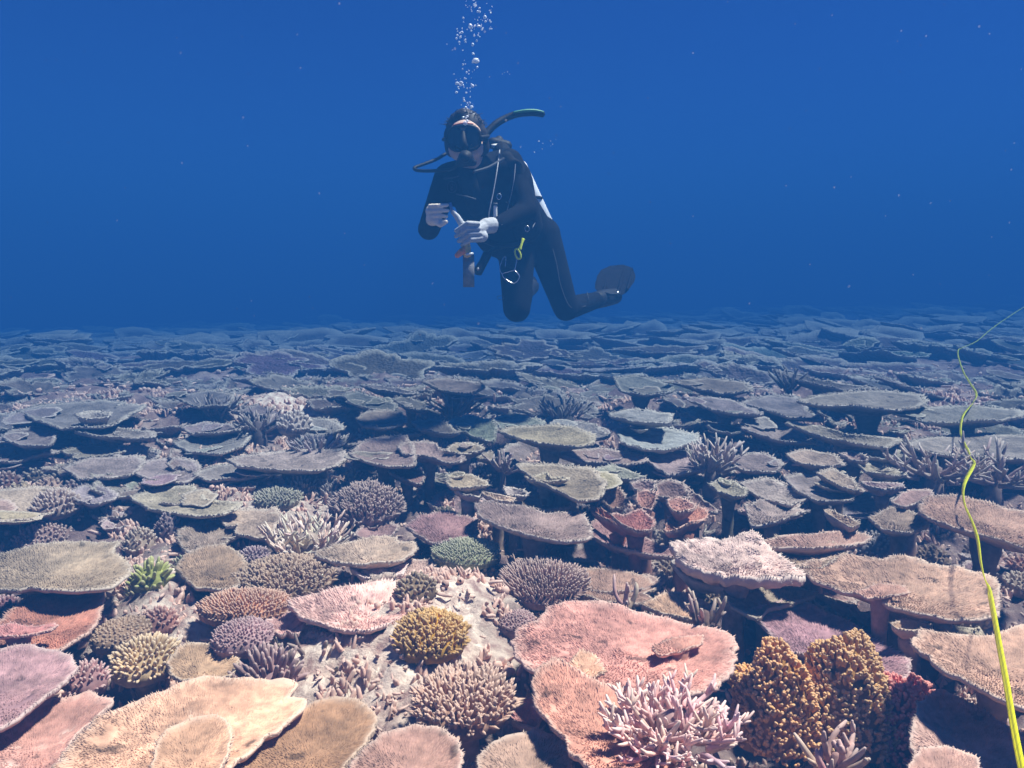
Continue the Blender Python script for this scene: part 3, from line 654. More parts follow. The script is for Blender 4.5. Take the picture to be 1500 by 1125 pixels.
T('F', 'big brown shelf coral crossed by the tape, at the right edge', .20, (.35, .26, .215), [(1110, 500), (1150, 462), (1260, 462), (1400, 500), (1600, 545), (1620, 690), (1500, 655), (1400, 620), (1290, 590), (1180, 555), (1120, 530)], sx=-.02)
T('F', 'dull brown table coral, left of the big shelf under the tape', .15, (.34, .255, .22), [(930, 545), (1020, 508), (1100, 525), (1150, 570), (1090, 598), (990, 592)])
T('F', 'tan-brown long table coral, above the white bleached plate', .14, (.39, .29, .225), [(500, 630), (700, 602), (860, 595), (935, 602), (940, 622), (850, 648), (720, 655), (580, 652)])
# crimson ruffled colony, a rosette of upright plates
T('G', 'grey-rimmed mauve shelf coral, under the crimson ruffled coral', .10, (.33, .225, .20), [(5, 430), (40, 370), (110, 350), (300, 440), (500, 520), (620, 570), (640, 620), (500, 610), (300, 570), (110, 510)], notch=0)
for k_, (lab, pts, h_, col_) in enumerate([
    ('crimson coral frond with white rim, left of the ruffled crimson group', [(5, 265), (60, 262), (180, 320), (300, 370), (420, 400), (440, 440), (330, 440), (200, 380), (80, 320)], .16, (.42, .17, .12)),
    ('salmon-red coral frond, right of the ruffled crimson group', [(590, 350), (680, 290), (790, 270), (860, 290), (890, 330), (860, 355), (740, 375), (620, 430), (560, 440)], .17, (.46, .20, .145)),
    ('pink frilled coral frond, top of the ruffled crimson group', [(370, 150), (440, 140), (510, 150), (500, 200), (470, 270), (400, 250), (360, 200)], .22, (.50, .27, .21)),
    ('dull red coral frond, in the middle of the ruffled crimson group', [(170, 320), (300, 300), (400, 280), (490, 360), (470, 420), (380, 430), (280, 390)], .19, (.36, .15, .12)),
    ('rose frilled coral frond, behind the ruffled crimson group', [(590, 195), (680, 180), (780, 220), (790, 260), (700, 290), (620, 280)], .22, (.48, .25, .20)),
    ('brown upright coral frond, left behind the ruffled crimson group', [(100, 190), (170, 110), (240, 110), (280, 180), (270, 260), (180, 270)], .18, (.27, .18, .15)),
    ('grey-brown fan coral frond, top left behind the ruffled crimson group', [(320, 75), (400, 45), (490, 60), (500, 110), (420, 140), (350, 130)], .24, (.34, .25, .20)),
    ('wide brown fan coral frond, above the ruffled crimson group', [(500, 70), (600, 55), (700, 90), (760, 190), (640, 190), (520, 180)], .20, (.28, .205, .18)),
]):
    T('G', lab, h_, col_, pts, thick=.014, cone=.03, sy=.28, sx=random.Random(k_).uniform(-.2, .2), bowl=.035, und=.018, name='frond_coral', long=1.3)
T('G', 'ridge-edged brown table coral, right of the ruffled crimson group', .16, (.30, .215, .195), [(640, 60), (720, 100), (800, 170), (900, 250), (1020, 310), (980, 300), (880, 290), (800, 250), (730, 190), (660, 110)], sx=-.05)
T('G', 'greenish ribbed table coral, right above the ruffled crimson group', .20, (.33, .33, .26), [(890, 90), (960, 55), (1060, 70), (1160, 130), (1170, 180), (1080, 190), (960, 140)])
T('G', 'dull mauve table coral, behind the tan-brown long plate', .15, (.34, .225, .215), [(1080, 70), (1200, 60), (1400, 70), (1560, 120), (1600, 180), (1460, 200), (1300, 160), (1160, 110)])
T('G', 'pink-brown rough table coral, right of the ridge-edged plate', .14, (.40, .27, .24), [(1160, 240), (1330, 190), (1500, 230), (1600, 260), (1560, 320), (1360, 320), (1200, 320), (1100, 290)], und=.02, notch=1)
T('G', 'mauve-brown lobed table coral, under the shade of the ruffled group', .02, (.36, .235, .22), [(-40, 740), (60, 700), (180, 720), (330, 760), (480, 770), (540, 840), (440, 860), (300, 870), (120, 880), (-60, 860)])
# middle distance, centre
T('E', 'big grey-brown shelf coral, in the centre below the greenish plates', .18, (.36, .28, .235), [(733, 592), (790, 578), (860, 598), (940, 600), (1060, 630), (1200, 638), (1245, 685), (1238, 750), (1150, 762), (1040, 745), (900, 710), (800, 672), (752, 640)], notch=0)
T('E', 'greenish-tan table coral, in the centre above the big grey-brown shelf', .25, (.37, .34, .235), [(905, 420), (1040, 413), (1150, 424), (1250, 430), (1312, 490), (1292, 560), (1200, 582), (1130, 545), (1040, 505), (970, 462)])
T('E', 'small pale green shelf coral, left of the greenish-tan plate', .25, (.42, .41, .30), [(960, 470), (1050, 455), (1070, 475), (1150, 478), (1140, 490), (1060, 490), (990, 482)], thick=.014, cone=.01)
T('E', 'olive shaded table coral, under the greenish-tan plate', .17, (.28, .24, .15), [(920, 590), (960, 545), (1100, 555), (1160, 580), (1150, 610), (1040, 618)])
T('E', 'pale green plate coral with white edge, left of the centre plates', .22, (.38, .38, .27), [(608, 495), (660, 468), (720, 460), (765, 480), (800, 512), (700, 520), (630, 517)])
T('E', 'narrow white-edged shelf coral, below the pale green plate', .19, (.58, .54, .42), [(640, 535), (700, 532), (770, 545), (760, 560), (690, 555)], thick=.014)
T('E', 'white-fringed strip coral, just above the big grey-brown shelf', .20, (.58, .54, .42), [(765, 532), (820, 545), (915, 572), (900, 588), (830, 575), (780, 555)], thick=.014)
T('E', 'small white-fringed coral ledge, between the centre plates', .21, (.58, .53, .42), [(860, 520), (900, 515), (970, 540), (960, 552), (880, 548)], thick=.014)
sg('E', 'pink bristly branching coral, between the centre plates', (820, 390, 900, 460), .20, (.50, .38, .36), 12, .0075, .10, up=1.2, tip=.7, seed=15, twigs=3)
T('E', 'large brown fan table coral, left of the centre', .26, (.33, .26, .21), [(183, 372), (230, 320), (330, 295), (430, 289), (465, 340), (480, 400), (470, 432), (330, 430), (245, 402)])
T('E', 'brown drooping shelf coral, under the large brown fan plate', .18, (.33, .255, .215), [(330, 435), (460, 425), (520, 470), (500, 505), (430, 485)])
T('E', 'tan lobed table coral, upper left of the centre', .30, (.40, .32, .25), [(220, 215), (270, 183), (370, 180), (425, 200), (435, 238), (330, 262), (240, 250)])
T('E', 'grey oval table coral, behind the upper left tan lobe', .30, (.32, .29, .28), [(158, 115), (220, 98), (290, 120), (400, 158), (395, 186), (280, 178), (190, 150)])
T('E', 'lilac-grey table coral, under the upper left tan lobe', .24, (.36, .31, .32), [(360, 258), (440, 255), (520, 270), (500, 285), (420, 285)])
T('E', 'brown table coral with pointed tip, left of the green fan', .28, (.33, .26, .225), [(455, 232), (560, 218), (620, 245), (672, 288), (580, 278), (500, 262)])
T('E', 'pale green fan table coral, in the centre distance', .26, (.30, .41, .27), [(608, 228), (700, 204), (800, 214), (835, 250), (825, 322), (740, 300), (675, 265)], notch=1, und=.02)
T('E', 'green-grey fan table coral, behind the sunlit tan oval', .27, (.33, .38, .28), [(815, 215), (900, 198), (1010, 215), (1050, 240), (960, 262), (850, 262)])
T('E', 'sunlit tan oval table coral, in the centre distance', .31, (.47, .37, .26), [(838, 270), (900, 250), (1010, 250), (1060, 242), (1180, 260), (1260, 290), (1270, 322), (1180, 346), (1040, 330), (940, 312)])
T('E', 'brown double-lobed table coral, between the brown fan and pale green plate', .26, (.36, .29, .235), [(398, 342), (430, 320), (560, 325), (575, 350), (650, 368), (702, 400), (640, 416), (520, 382), (430, 372)])
T('E', 'small tan table coral, right of the brown double-lobed plate', .27, (.40, .33, .26), [(600, 360), (650, 325), (740, 330), (780, 350), (700, 368)])
T('E', 'dull brown table coral, above the pink bristly coral', .22, (.34, .27, .22), [(740, 390), (810, 362), (890, 362), (880, 385), (800, 395)])
T('E', 'long grey-pink table coral, right of the sunlit tan oval', .22, (.40, .33, .30), [(1070, 372), (1180, 352), (1300, 350), (1450, 375), (1500, 400), (1400, 422), (1200, 402)])
T('E', 'pale grey table coral, behind the sunlit tan oval', .24, (.44, .41, .39), [(1090, 240), (1180, 225), (1260, 240), (1330, 290), (1290, 310), (1180, 270)])
T('E', 'green-grey ribbed table coral, right of the greenish-tan plate', .22, (.28, .31, .23), [(1260, 440), (1340, 420), (1400, 440), (1480, 470), (1440, 490), (1340, 480)])
T('E', 'tan oval table coral, in the distance above the finger tuft', .38, (.38, .33, .27), [(500, 52), (620, 40), (740, 58), (780, 82), (700, 112), (590, 92), (540, 72)])
T('E', 'thin grey shelf coral, in the distance left of the tan oval', .34, (.38, .35, .32), [(210, 68), (320, 72), (420, 90), (500, 102), (420, 106), (300, 86)])
T('E', 'grey-brown table coral, left of the brown finger tuft', .30, (.36, .31, .27), [(375, 130), (430, 118), (520, 150), (525, 180), (450, 175)])
sg('E', 'brown finger coral tuft, above the pale green fan', (540, 135, 740, 215), .28, (.36, .28, .25), 20, .010, .14, up=1.0, tip=.4, seed=21, twigs=3)
cu('E', 'pink-brown bristly bush coral, left of the deep dark hollow', (120, 535, 400, 650), .12, (.42, .31, .29), .0155, dome=.06, flen=.05, frad=.0055, tip=.6, fork=True)
cu('E', 'small green-grey lump coral, above the pink-brown bristly bush', (158, 462, 232, 522), .14, (.30, .36, .28), .02, dome=.05, flen=.025, tip=.4)
sg('E', 'grey-blue staghorn coral, left of the large brown fan plate', (20, 290, 190, 350), .18, (.36, .34, .35), 22, .008, .10, up=.9, tip=.7, seed=24, twigs=3)
sg('E', 'grey staghorn patch, in the centre distance right of the tan oval', (985, 140, 1265, 215), .28, (.35, .33, .30), 26, .009, .11, up=1.1, tip=.5, seed=25, twigs=2)
# middle distance, left
T('D', 'broad blue-grey table coral, at the far left middle distance', .30, (.37, .34, .32), [(70, 120), (160, 100), (300, 88), (450, 78), (560, 84), (645, 100), (560, 150), (480, 200), (330, 196), (270, 202), (150, 162)], notch=1)
T('D', 'pale ring-shaped coral, on the broad blue-grey plate', .33, (.62, .59, .52), [(330, 135), (400, 120), (480, 128), (485, 148), (400, 156), (345, 150)], bowl=.06, thick=.014)
T('D', 'rounded grey table coral, near the left edge of the middle distance', .24, (.38, .335, .30), [(8, 232), (60, 205), (200, 194), (245, 230), (232, 277), (120, 277), (30, 252)])
T('D', 'grey-mauve table coral, left in the middle distance', .18, (.41, .355, .34), [(280, 372), (400, 330), (600, 318), (635, 350), (585, 402), (480, 422), (350, 422)])
T('D', 'mauve-grey table coral, right of the grey-mauve plate', .17, (.40, .34, .34), [(590, 402), (640, 340), (760, 328), (865, 345), (885, 400), (820, 437), (680, 432)])
T('D', 'grey pointed table coral, above the mauve-grey plate', .22, (.39, .36, .345), [(755, 268), (850, 235), (1000, 218), (1105, 230), (1065, 282), (950, 312), (830, 302)])
T('D', 'long pale grey table coral, left of the dark hollow', .22, (.43, .38, .345), [(1000, 335), (1150, 308), (1300, 290), (1500, 293), (1530, 330), (1480, 360), (1400, 384), (1200, 378), (1050, 372)], notch=0)
T('D', 'lilac table coral, under the long pale grey plate', .17, (.41, .345, .345), [(845, 402), (960, 360), (1100, 345), (1200, 365), (1195, 398), (1080, 422), (900, 424)])
T('D', 'sunlit tan-grey table coral, left of the broken pink coral', .14, (.47, .395, .30), [(568, 500), (640, 474), (760, 455), (850, 450), (905, 518), (1050, 520), (1065, 550), (950, 582), (800, 577), (650, 552)])
T('D', 'pale table coral, at the left edge of the middle distance', .13, (.44, .385, .33), [(-120, 500), (0, 468), (200, 454), (305, 470), (250, 562), (150, 602), (0, 612), (-130, 600)])
T('D', 'small lilac round table coral, beside the pale left-edge plate', .15, (.42, .36, .37), [(280, 492), (350, 450), (430, 444), (500, 478), (525, 502), (400, 535)])
T('D', 'dark brown table coral, below the small lilac round plate', .08, (.25, .19, .165), [(382, 562), (450, 520), (560, 503), (625, 560), (520, 592), (430, 598)])
T('D', 'broken pink table coral, above the pale staghorn tangle', .10, (.52, .36, .32), [(945, 590), (1000, 560), (1100, 545), (1220, 545), (1240, 600), (1200, 660), (1130, 680), (1040, 660)], notch=3, und=.03)
T('D', 'grey disc table coral, in the hazy distance above the purple staghorn', .34, (.35, .33, .33), [(765, 62), (900, 33), (1025, 50), (1005, 92), (850, 104)])
T('D', 'pale grey table coral, right of the white coral chunk', .25, (.43, .40, .375), [(1300, 215), (1380, 155), (1480, 168), (1510, 200), (1400, 242), (1310, 238)])
T('D', 'dim grey table coral, behind the grey pointed plate', .26, (.36, .34, .32), [(790, 195), (900, 170), (1010, 180), (1060, 205), (940, 222), (840, 222)])
T('D', 'pale brown table coral, left above the grey-mauve plate', .19, (.40, .345, .28), [(270, 300), (400, 272), (520, 270), (560, 300), (450, 322), (330, 332)], notch=2)
T('D', 'dull grey table coral, below the broad blue-grey plate', .26, (.38, .355, .33), [(330, 215), (430, 180), (560, 205), (680, 215), (690, 240), (560, 240), (430, 235)])
T('D', 'brown-grey table coral, at the left edge below the rounded plate', .16, (.33, .28, .25), [(-80, 290), (30, 258), (70, 270), (60, 310), (0, 335), (-80, 330)])
T('D', 'orange-tan shelf coral, under the lilac plate', .14, (.48, .35, .25), [(930, 400), (1000, 405), (1090, 430), (1130, 462), (1060, 460), (980, 430)], notch=1)
cu('D', 'cream bristly cushion coral, right of the orange-tan shelf', (1255, 418, 1405, 478), .13, (.46, .42, .32), .0165, dome=.04, flen=.03, tip=.6)
cu('D', 'pale green cushion coral, below the cream bristly cushion', (1120, 458, 1320, 525), .12, (.42, .46, .33), .0145, dome=.02, flen=.02, tip=.6)
cu('D', 'pale nubbly coral mound, on the pale left-edge plate', (150, 490, 340, 570), .13, (.50, .41, .36), .02, dome=.05, flen=.026, tip=.7)
cu('D', 'purple-grey nubbly ball coral, behind the dark purple nubbly ball', (700, 600, 790, 660), .08, (.32, .27, .30), .017, dome=.05, flen=.02, tip=.5)
cu('D', 'pink crumbly coral mound, at the left edge above the grey-tan plate', (80, 640, 300, 710), .03, (.48, .34, .31), .018, dome=.05, flen=.02, tip=.6)
cu('D', 'grey-blue bristly coral, right of the cream bristly cushion', (1390, 435, 1500, 510), .11, (.40, .39, .42), .018, dome=.04, flen=.03, tip=.5)
sg('D', 'purple-grey staghorn thicket, in the left middle distance', (860, 85, 1040, 165), .28, (.33, .285, .32), 24, .009, .13, up=1.0, tip=.5, seed=31, twigs=3)
sg('D', 'dull mauve staghorn thicket, left of the white coral chunk', (1040, 145, 1230, 235), .26, (.40, .335, .34), 24, .009, .13, up=.9, tip=.6, seed=32, twigs=3)
cu('D', 'white coral chunk, in the left middle distance', (1230, 155, 1360, 200), .30, (.78, .74, .68), .026, dome=.05, flen=.03, tip=.8)
sg('D', 'lavender staghorn coral, in front of the white coral chunk', (1285, 245, 1500, 300), .24, (.45, .42, .46), 26, .008, .10, up=.8, tip=.8, seed=33, twigs=3)
sg('P', 'pale cream staghorn tangle, left of the tan lobed table coral', (375, 765, 525, 815), .08, (.80, .71, .58), 48, .0078, .115, up=.75, tip=.85, seed=34, twigs=4)
# middle distance, right
T('F', 'blue-grey table coral, just below the divers fin in the distance', .38, (.36, .345, .33), [(0, 32), (80, 24), (180, 48), (215, 82), (120, 97), (20, 82)])
T('F', 'olive-topped grey table coral, right of the distant blue-grey plate', .38, (.40, .38, .25), [(218, 46), (330, 34), (480, 50), (510, 78), (400, 88), (300, 72)])
T('F', 'long thin slanting shelf coral, in the right distance', .40, (.36, .33, .31), [(560, 0), (640, 10), (720, 32), (850, 55), (965, 72), (850, 78), (700, 48)])
T('F', 'broad grey oval table coral, in the right distance left of the tape', .40, (.37, .335, .315), [(668, 118), (720, 98), (800, 86), (950, 79), (1130, 95), (1145, 125), (1040, 152), (900, 137), (740, 132)])
T('F', 'slanting brown-grey shelf coral, left of the broad grey oval', .34, (.36, .32, .295), [(268, 110), (330, 102), (430, 112), (520, 148), (545, 166), (430, 162), (330, 137)])
T('F', 'pale ridge-edged table coral, in front of the broad grey oval', .32, (.40, .365, .33), [(462, 124), (560, 92), (680, 102), (705, 150), (772, 190), (650, 182), (560, 152)])
T('F', 'pale grey scalloped table coral, below the divers knees', .34, (.45, .43, .40), [(-20, 160), (100, 143), (212, 162), (205, 196), (100, 192), (-10, 178)], notch=1)
T('F', 'smooth grey-brown pointed table coral, right of the pale branching coral', .26, (.38, .33, .30), [(463, 216), (540, 200), (612, 197), (680, 238), (745, 270), (620, 268), (530, 242)])
T('F', 'long ridged table coral, right of the smooth pointed plate', .30, (.38, .33, .295), [(608, 192), (720, 198), (850, 238), (960, 245), (1055, 258), (1000, 284), (870, 268), (740, 237)], notch=1)
T('F', 'wide brown-grey table coral, behind the tangled staghorn under the tape', .26, (.38, .325, .295), [(1050, 272), (1120, 250), (1300, 234), (1500, 245), (1620, 255), (1620, 330), (1380, 326), (1200, 312), (1090, 292)])
T('F', 'small tan round table coral, below the smooth pointed plate', .24, (.42, .355, .285), [(630, 312), (700, 294), (810, 318), (845, 350), (730, 354), (650, 332)])
T('F', 'small tan pointed shelf coral, left of the tangled staghorn', .22, (.43, .36, .29), [(893, 352), (960, 344), (1075, 384), (1000, 390), (920, 374)])
T('F', 'pale flat table coral, above the small tan pointed shelf', .25, (.46, .42, .37), [(900, 305), (980, 288), (1060, 300), (1070, 325), (980, 330), (920, 322)])
T('F', 'tan narrow shelf coral, between the two small tan plates', .25, (.42, .345, .28), [(825, 305), (870, 298), (930, 325), (920, 340), (860, 330)], thick=.015)
T('F', 'greenish-mauve table coral, in the right middle distance', .19, (.35, .285, .27), [(618, 392), (680, 378), (800, 398), (885, 448), (870, 482), (740, 482), (655, 432)])
T('F', 'mauve slanting table coral, left of the greenish-mauve plate', .18, (.39, .30, .305), [(458, 412), (560, 400), (640, 430), (710, 472), (640, 505), (520, 465)])
T('F', 'brown ridge coral, right of the greenish-mauve plate', .22, (.37, .29, .25), [(740, 380), (800, 360), (870, 400), (900, 440), (850, 440), (790, 410)], sx=-.1)
T('F', 'brown ragged table coral, right above the tan-brown long plate', .17, (.40, .30, .265), [(480, 500), (560, 470), (680, 495), (690, 520), (600, 560), (500, 570)], notch=2)
T('F', 'small slanting brown twin lobe coral, left of the dull brown plate', .17, (.40, .32, .27), [(765, 520), (790, 515), (860, 545), (900, 570), (870, 580), (810, 550)], thick=.015)
T('F', 'reddish-brown table coral, left of the big shelf under the tape', .17, (.40, .285, .25), [(1010, 480), (1080, 440), (1160, 440), (1170, 462), (1100, 490), (1060, 510)])
T('F', 'knobby brown strip coral, below the small tan pointed shelf', .19, (.36, .305, .265), [(900, 405), (960, 415), (1050, 415), (1060, 430), (980, 440), (920, 425)], thick=.018)
T('F', 'blue-white table coral, left of the pale branching coral', .26, (.52, .50, .47), [(0, 218), (150, 200), (300, 238), (315, 266), (180, 297), (90, 297), (30, 270)], und=.02)
T('F', 'grey-tan table coral, behind the pale branching coral', .20, (.42, .37, .325), [(100, 320), (250, 298), (390, 310), (320, 370), (200, 392)])
T('F', 'dull grey-brown table coral, right of the pale branching coral', .20, (.36, .30, .26), [(410, 330), (500, 305), (560, 310), (620, 350), (590, 375), (470, 375)], notch=1)
T('F', 'dark ribbed table coral, right behind the pale branching coral', .25, (.26, .25, .24), [(340, 208), (420, 200), (480, 220), (430, 236), (370, 228)])
T('F', 'grey table coral, below the tape in the right distance', .34, (.36, .33, .31), [(1070, 170), (1110, 140), (1250, 135), (1400, 140), (1500, 150), (1480, 180), (1300, 190), (1150, 200)], notch=1)
sg('F', 'pale branching staghorn coral, right of the centre', (275, 300, 440, 385), .22, (.58, .50, .45), 30, .0095, .15, up=1.2, tip=.85, seed=41, twigs=3)
sg('F', 'tangled pinkish staghorn coral, left of the tape', (1060, 320, 1290, 430), .20, (.58, .46, .43), 40, .0105, .20, up=.35, tip=.9, seed=42, twigs=3)
sg('F', 'tangled brown staghorn coral, right of the tape at the edge', (1290, 330, 1490, 450), .20, (.48, .37, .35), 36, .0105, .20, up=.4, tip=.8, seed=43, twigs=3)
sg('F', 'small dark branching coral, behind the slanting shelf in the right distance', (600, 40, 680, 80), .36, (.33, .31, .29), 14, .011, .15, up=1.2, tip=.4, seed=44, twigs=2)
N_TRACED = len(FOOT)

# ------------------------------------------------------------------ small corals growing in the gaps
def head_of(l): return l.split(',')[0]
USED = set(l for l, c in LAND)
def inside(x, y):
    for c, r, poly in FOOT:
        if (c.x - x) ** 2 + (c.y - y) ** 2 > (r * 1.05 + 0.02) ** 2: continue
        if poly is None: return True
        k = False; n = len(poly); j = n - 1
        for i in range(n):
            xi, yi = poly[i]; xj, yj = poly[j]
            if (yi > y) != (yj > y) and x < (xj - xi) * (y - yi) / (yj - yi) + xi: k = not k
            j = i
        if k: return True
    return False
def place_words(p, pool):
    best = sorted(((p - c).length, h, c) for h, c in pool)[:6]
    out = []
    for d, h, c in best:
        v = p - c
        w = ('right of' if v.x > 0 else 'left of') if abs(v.x) > abs(v.y) else ('behind' if v.y > 0 else 'in front of')
        out.append(w + ' the ' + head_of(h))
    return out
def auto_plate(seed, r, detail):
    rr = random.Random(seed)
    th = np.linspace(-math.pi, math.pi, 180, endpoint=False)
    e = rr.uniform(.6, 1.0); a0 = rr.uniform(0, 3.14)
    rb = r / np.sqrt(np.cos(th - a0) ** 2 + (np.sin(th - a0) / e) ** 2)
    rb = jag(th, rb, seed, .55, rr.randint(0, 4))
    return Plate((rr.uniform(-50, 50), rr.uniform(-50, 50)), th, rb, rr.gauss(-.06, .09), rr.gauss(.06, .09), rr.uniform(.02, .09), .03, seed)
POOL = list(LAND[:N_TRACED])
rf = random.Random(99)
SMALL = [('nubbly', 'mauve'), ('bristly', 'brown'), ('knobbly', 'purple'), ('stubby', 'cream'), ('pimpled', 'pink'), ('rough', 'greybrown'), ('nubbly', 'olive'), ('bristly', 'lilac'), ('knobbly', 'redpink')]
CW = dict(mauve='mauve', brown='brown', purple='purple', cream='cream', pink='pink', greybrown='grey-brown', olive='olive', lilac='lilac', redpink='reddish')
made = 0; tries = 0
while made < 48 and tries < 6000:
    tries += 1
    x_, y_ = rf.uniform(-20, 1520), 690 + (1120 - 690) * rf.random()
    p = at(x_, y_, -.08)
    for _ in range(4): p = at(x_, y_, .5 * p.z + .5 * (gz(p.x, p.y) + .05))
    r = rf.uniform(.035, .075) * (0.7 + 0.12 * p.y)
    if inside(p.x, p.y) or inside(p.x + r * .6, p.y) or inside(p.x - r * .6, p.y) or inside(p.x, p.y - r * .6): continue
    if any(math.hypot(p.x - q.x, p.y - q.y) < 0.5 * (r + rr_) for q, rr_, _ in FOOT[N_TRACED:]): continue
    if any(pl_ is None and (p.x - c.x) ** 2 + (p.y - c.y) ** 2 < (r + q_ + .05 + (.10 if p.y < c.y else 0)) ** 2 for c, q_, pl_ in FOOT[:N_TRACED]): continue
    tex, colr = rf.choice(SMALL)
    z = gz(p.x, p.y) + rf.uniform(.03, .055)
    w = r / (math.hypot(p.y, 1) / F_PX); q = at(x_, y_, z)
    lab = None
    for ctx in place_words(p, POOL):
        cand = 'small %s %s coral, %s' % (CW[colr], tex, ctx)
        if cand not in USED and len(cand.split()) <= 16: lab = cand; break
    if lab is None: continue
    USED.add(lab)
    hpx = w * .4
    cushion(lab, (x_ - w, y_ - hpx, x_ + w, y_ + hpx), z, tuple(v * rf.uniform(.85, 1.15) for v in PAL[colr]), .0062 * p.y + .002, dome=.015 + .2 * r, flen=.012 + .003 * p.y, tip=rf.uniform(.3, .7))
    made += 1

SHAPES = ['ragged', 'lobed', 'rounded', 'crooked']
made = 0; tries = 0
while made < 115 and tries < 12000:
    tries += 1
    x_, y_ = rf.uniform(-40, 1540), 560 + 520 * rf.random() ** 1.6
    p = at(x_, y_, .02); p = [p := at(x_, y_, .5 * p.z + .5 * (gz(p.x, p.y) + .05)) for _ in range(4)][-1]; r = rf.uniform(.10, .24) * (0.45 + 0.14 * p.y)
    if inside(p.x, p.y) or p.y < 2.45: continue
    if any(pl_ is None and (p.x - c.x) ** 2 + (p.y - c.y) ** 2 < (.8 * r + q_ + (.08 if p.y < c.y else 0)) ** 2 for c, q_, pl_ in FOOT[:N_TRACED]): continue
    if any(math.hypot(p.x - q.x, p.y - q.y) < 0.42 * (r + rr_) for q, rr_, _ in FOOT[N_TRACED:]): continue
    cn, cc = rf.choice([('brown', (.31, .235, .19)), ('grey-brown', (.35, .295, .25)), ('mauve', (.35, .26, .255)), ('tan', (.42, .34, .26)), ('grey', (.38, .35, .32))])
    shp = rf.choice(SHAPES); lab = None
    for ctx in place_words(p, POOL):
        cand = '%s low %s coral shelf, %s' % (shp, cn, ctx)
        if cand not in USED and len(cand.split()) <= 16: lab = cand; break
    if lab is None: continue
    USED.add(lab)
    g = gz(p.x, p.y); z = g + rf.uniform(.025, .06)
    pl = auto_plate(3000 + made, r, 0)
    root = empty('shelf_coral', (p.x, p.y, g - .03)); tag(root, lab, 'coral')
    finish_table(root, pl, math.hypot(p.y, 1), tuple(v * rf.uniform(.85, 1.12) for v in cc), .03, .012, z - g + .03, 1)
    stalk(root, None, z - g - .02, 0, .2 * r, cc)
    FOOT.append((p, r, None)); made += 1

# loose coral rubble on the bed
def rubble():
    mb = MB(); n = 5000
    yy = 1.35 + 6.0 * RNG.random(n) ** 1.5; xx = (RNG.random(n) * 2 - 1) * yy * .66
    zz = ground(xx, yy); s = RNG.uniform(.003, .009, n) * (0.8 + .12 * yy) * RNG.uniform(.6, 1.5, n)
    D = np.stack([RNG.normal(0, 1, n), RNG.normal(0, 1, n), RNG.normal(.05, .14, n)], -1)
    P = np.stack([xx, yy, zz + .014 + s * .5], -1)
    k = RNG.random(n) < .6
    nubs(mb, P[k], D[k], s[k] * RNG.uniform(2, 5.5, k.sum()), s[k] * .6, [(0, .6, .2), (.15, 1, .4), (.55, .85, .5), (.93, .7, .6), (1, 0, .7)], 5)
    k = ~k
    nubs(mb, P[k] - norm(D[k]) * s[k][:, None], D[k], s[k] * 2.2, s[k] * 1.3, [(0, .4, .1), (.3, 1, .3), (.7, .75, .4), (1, 0, .5)], 6)
    # tufts of crust and turf standing on the bed
    m = 1200; ty = 1.35 + 4.2 * RNG.random(m) ** 1.3; tx = (RNG.random(m) * 2 - 1) * ty * .66
    q = 11; ax = (tx[:, None] + RNG.normal(0, .022, (m, q)) * (.7 + .15 * ty)[:, None]).ravel(); ay = (ty[:, None] + RNG.normal(0, .022, (m, q)) * (.7 + .15 * ty)[:, None]).ravel()
    az = ground(ax, ay) + .004; M_ = len(ax)
    nubs(mb, np.stack([ax, ay, az], -1), np.stack([RNG.normal(0, .4, M_), RNG.normal(0, .4, M_), np.ones(M_)], -1), RNG.uniform(.016, .042, M_), RNG.uniform(.003, .007, M_) * (.8 + .1 * ay), [(0, 1.3, .0), (.7, .95, .3), (1, 0, .6)], 5)
    V = np.concatenate(mb.V); mb.V = [V + RNG.normal(0, .0011, V.shape)]
    o = mb.build('coral_rubble', M_CORAL, None, (.50, .37, .31)); tag(o, 'broken bits of pink and cream coral strewn over the reef bed', 'rubble', kind='stuff')
rubble()

# ------------------------------------------------------------------ the hazy reef beyond
ORD = ['first', 'second', 'third', 'fourth', 'fifth', 'sixth', 'seventh', 'eighth', 'ninth', 'tenth', 'eleventh', 'twelfth', 'thirteenth', 'fourteenth', 'fifteenth', 'sixteenth', 'seventeenth', 'eighteenth', 'nineteenth', 'twentieth', 'twenty-first', 'twenty-second', 'twenty-third', 'twenty-fourth', 'twenty-fifth', 'twenty-sixth', 'twenty-seventh', 'twenty-eighth', 'twenty-ninth', 'thirtieth', 'thirty-first', 'thirty-second', 'thirty-third', 'thirty-fourth', 'thirty-fifth', 'thirty-sixth', 'thirty-seventh', 'thirty-eighth', 'thirty-ninth', 'fortieth']
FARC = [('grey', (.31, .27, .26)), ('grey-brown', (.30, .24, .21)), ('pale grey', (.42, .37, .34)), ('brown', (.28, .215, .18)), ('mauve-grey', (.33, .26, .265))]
far = []
tries = 0
while len(far) < 190 and tries < 9000:
    tries += 1
    y = 6.3 + 4.9 * rf.random(); x = rf.uniform(-.63, .63) * y
    r = rf.uniform(.14, .48)
    if any((x - a) ** 2 + (y - b) ** 2 < (.46 * (r + q)) ** 2 for a, b, q in far): continue
    if any((x - c.x) ** 2 + (y - c.y) ** 2 < (.5 * (r + q)) ** 2 for c, q, _ in FOOT if c.y > 5): continue
    far.append((x, y, r))
far.sort(key=lambda f: f[1]); beyond = far[112:]; far = far[:112]
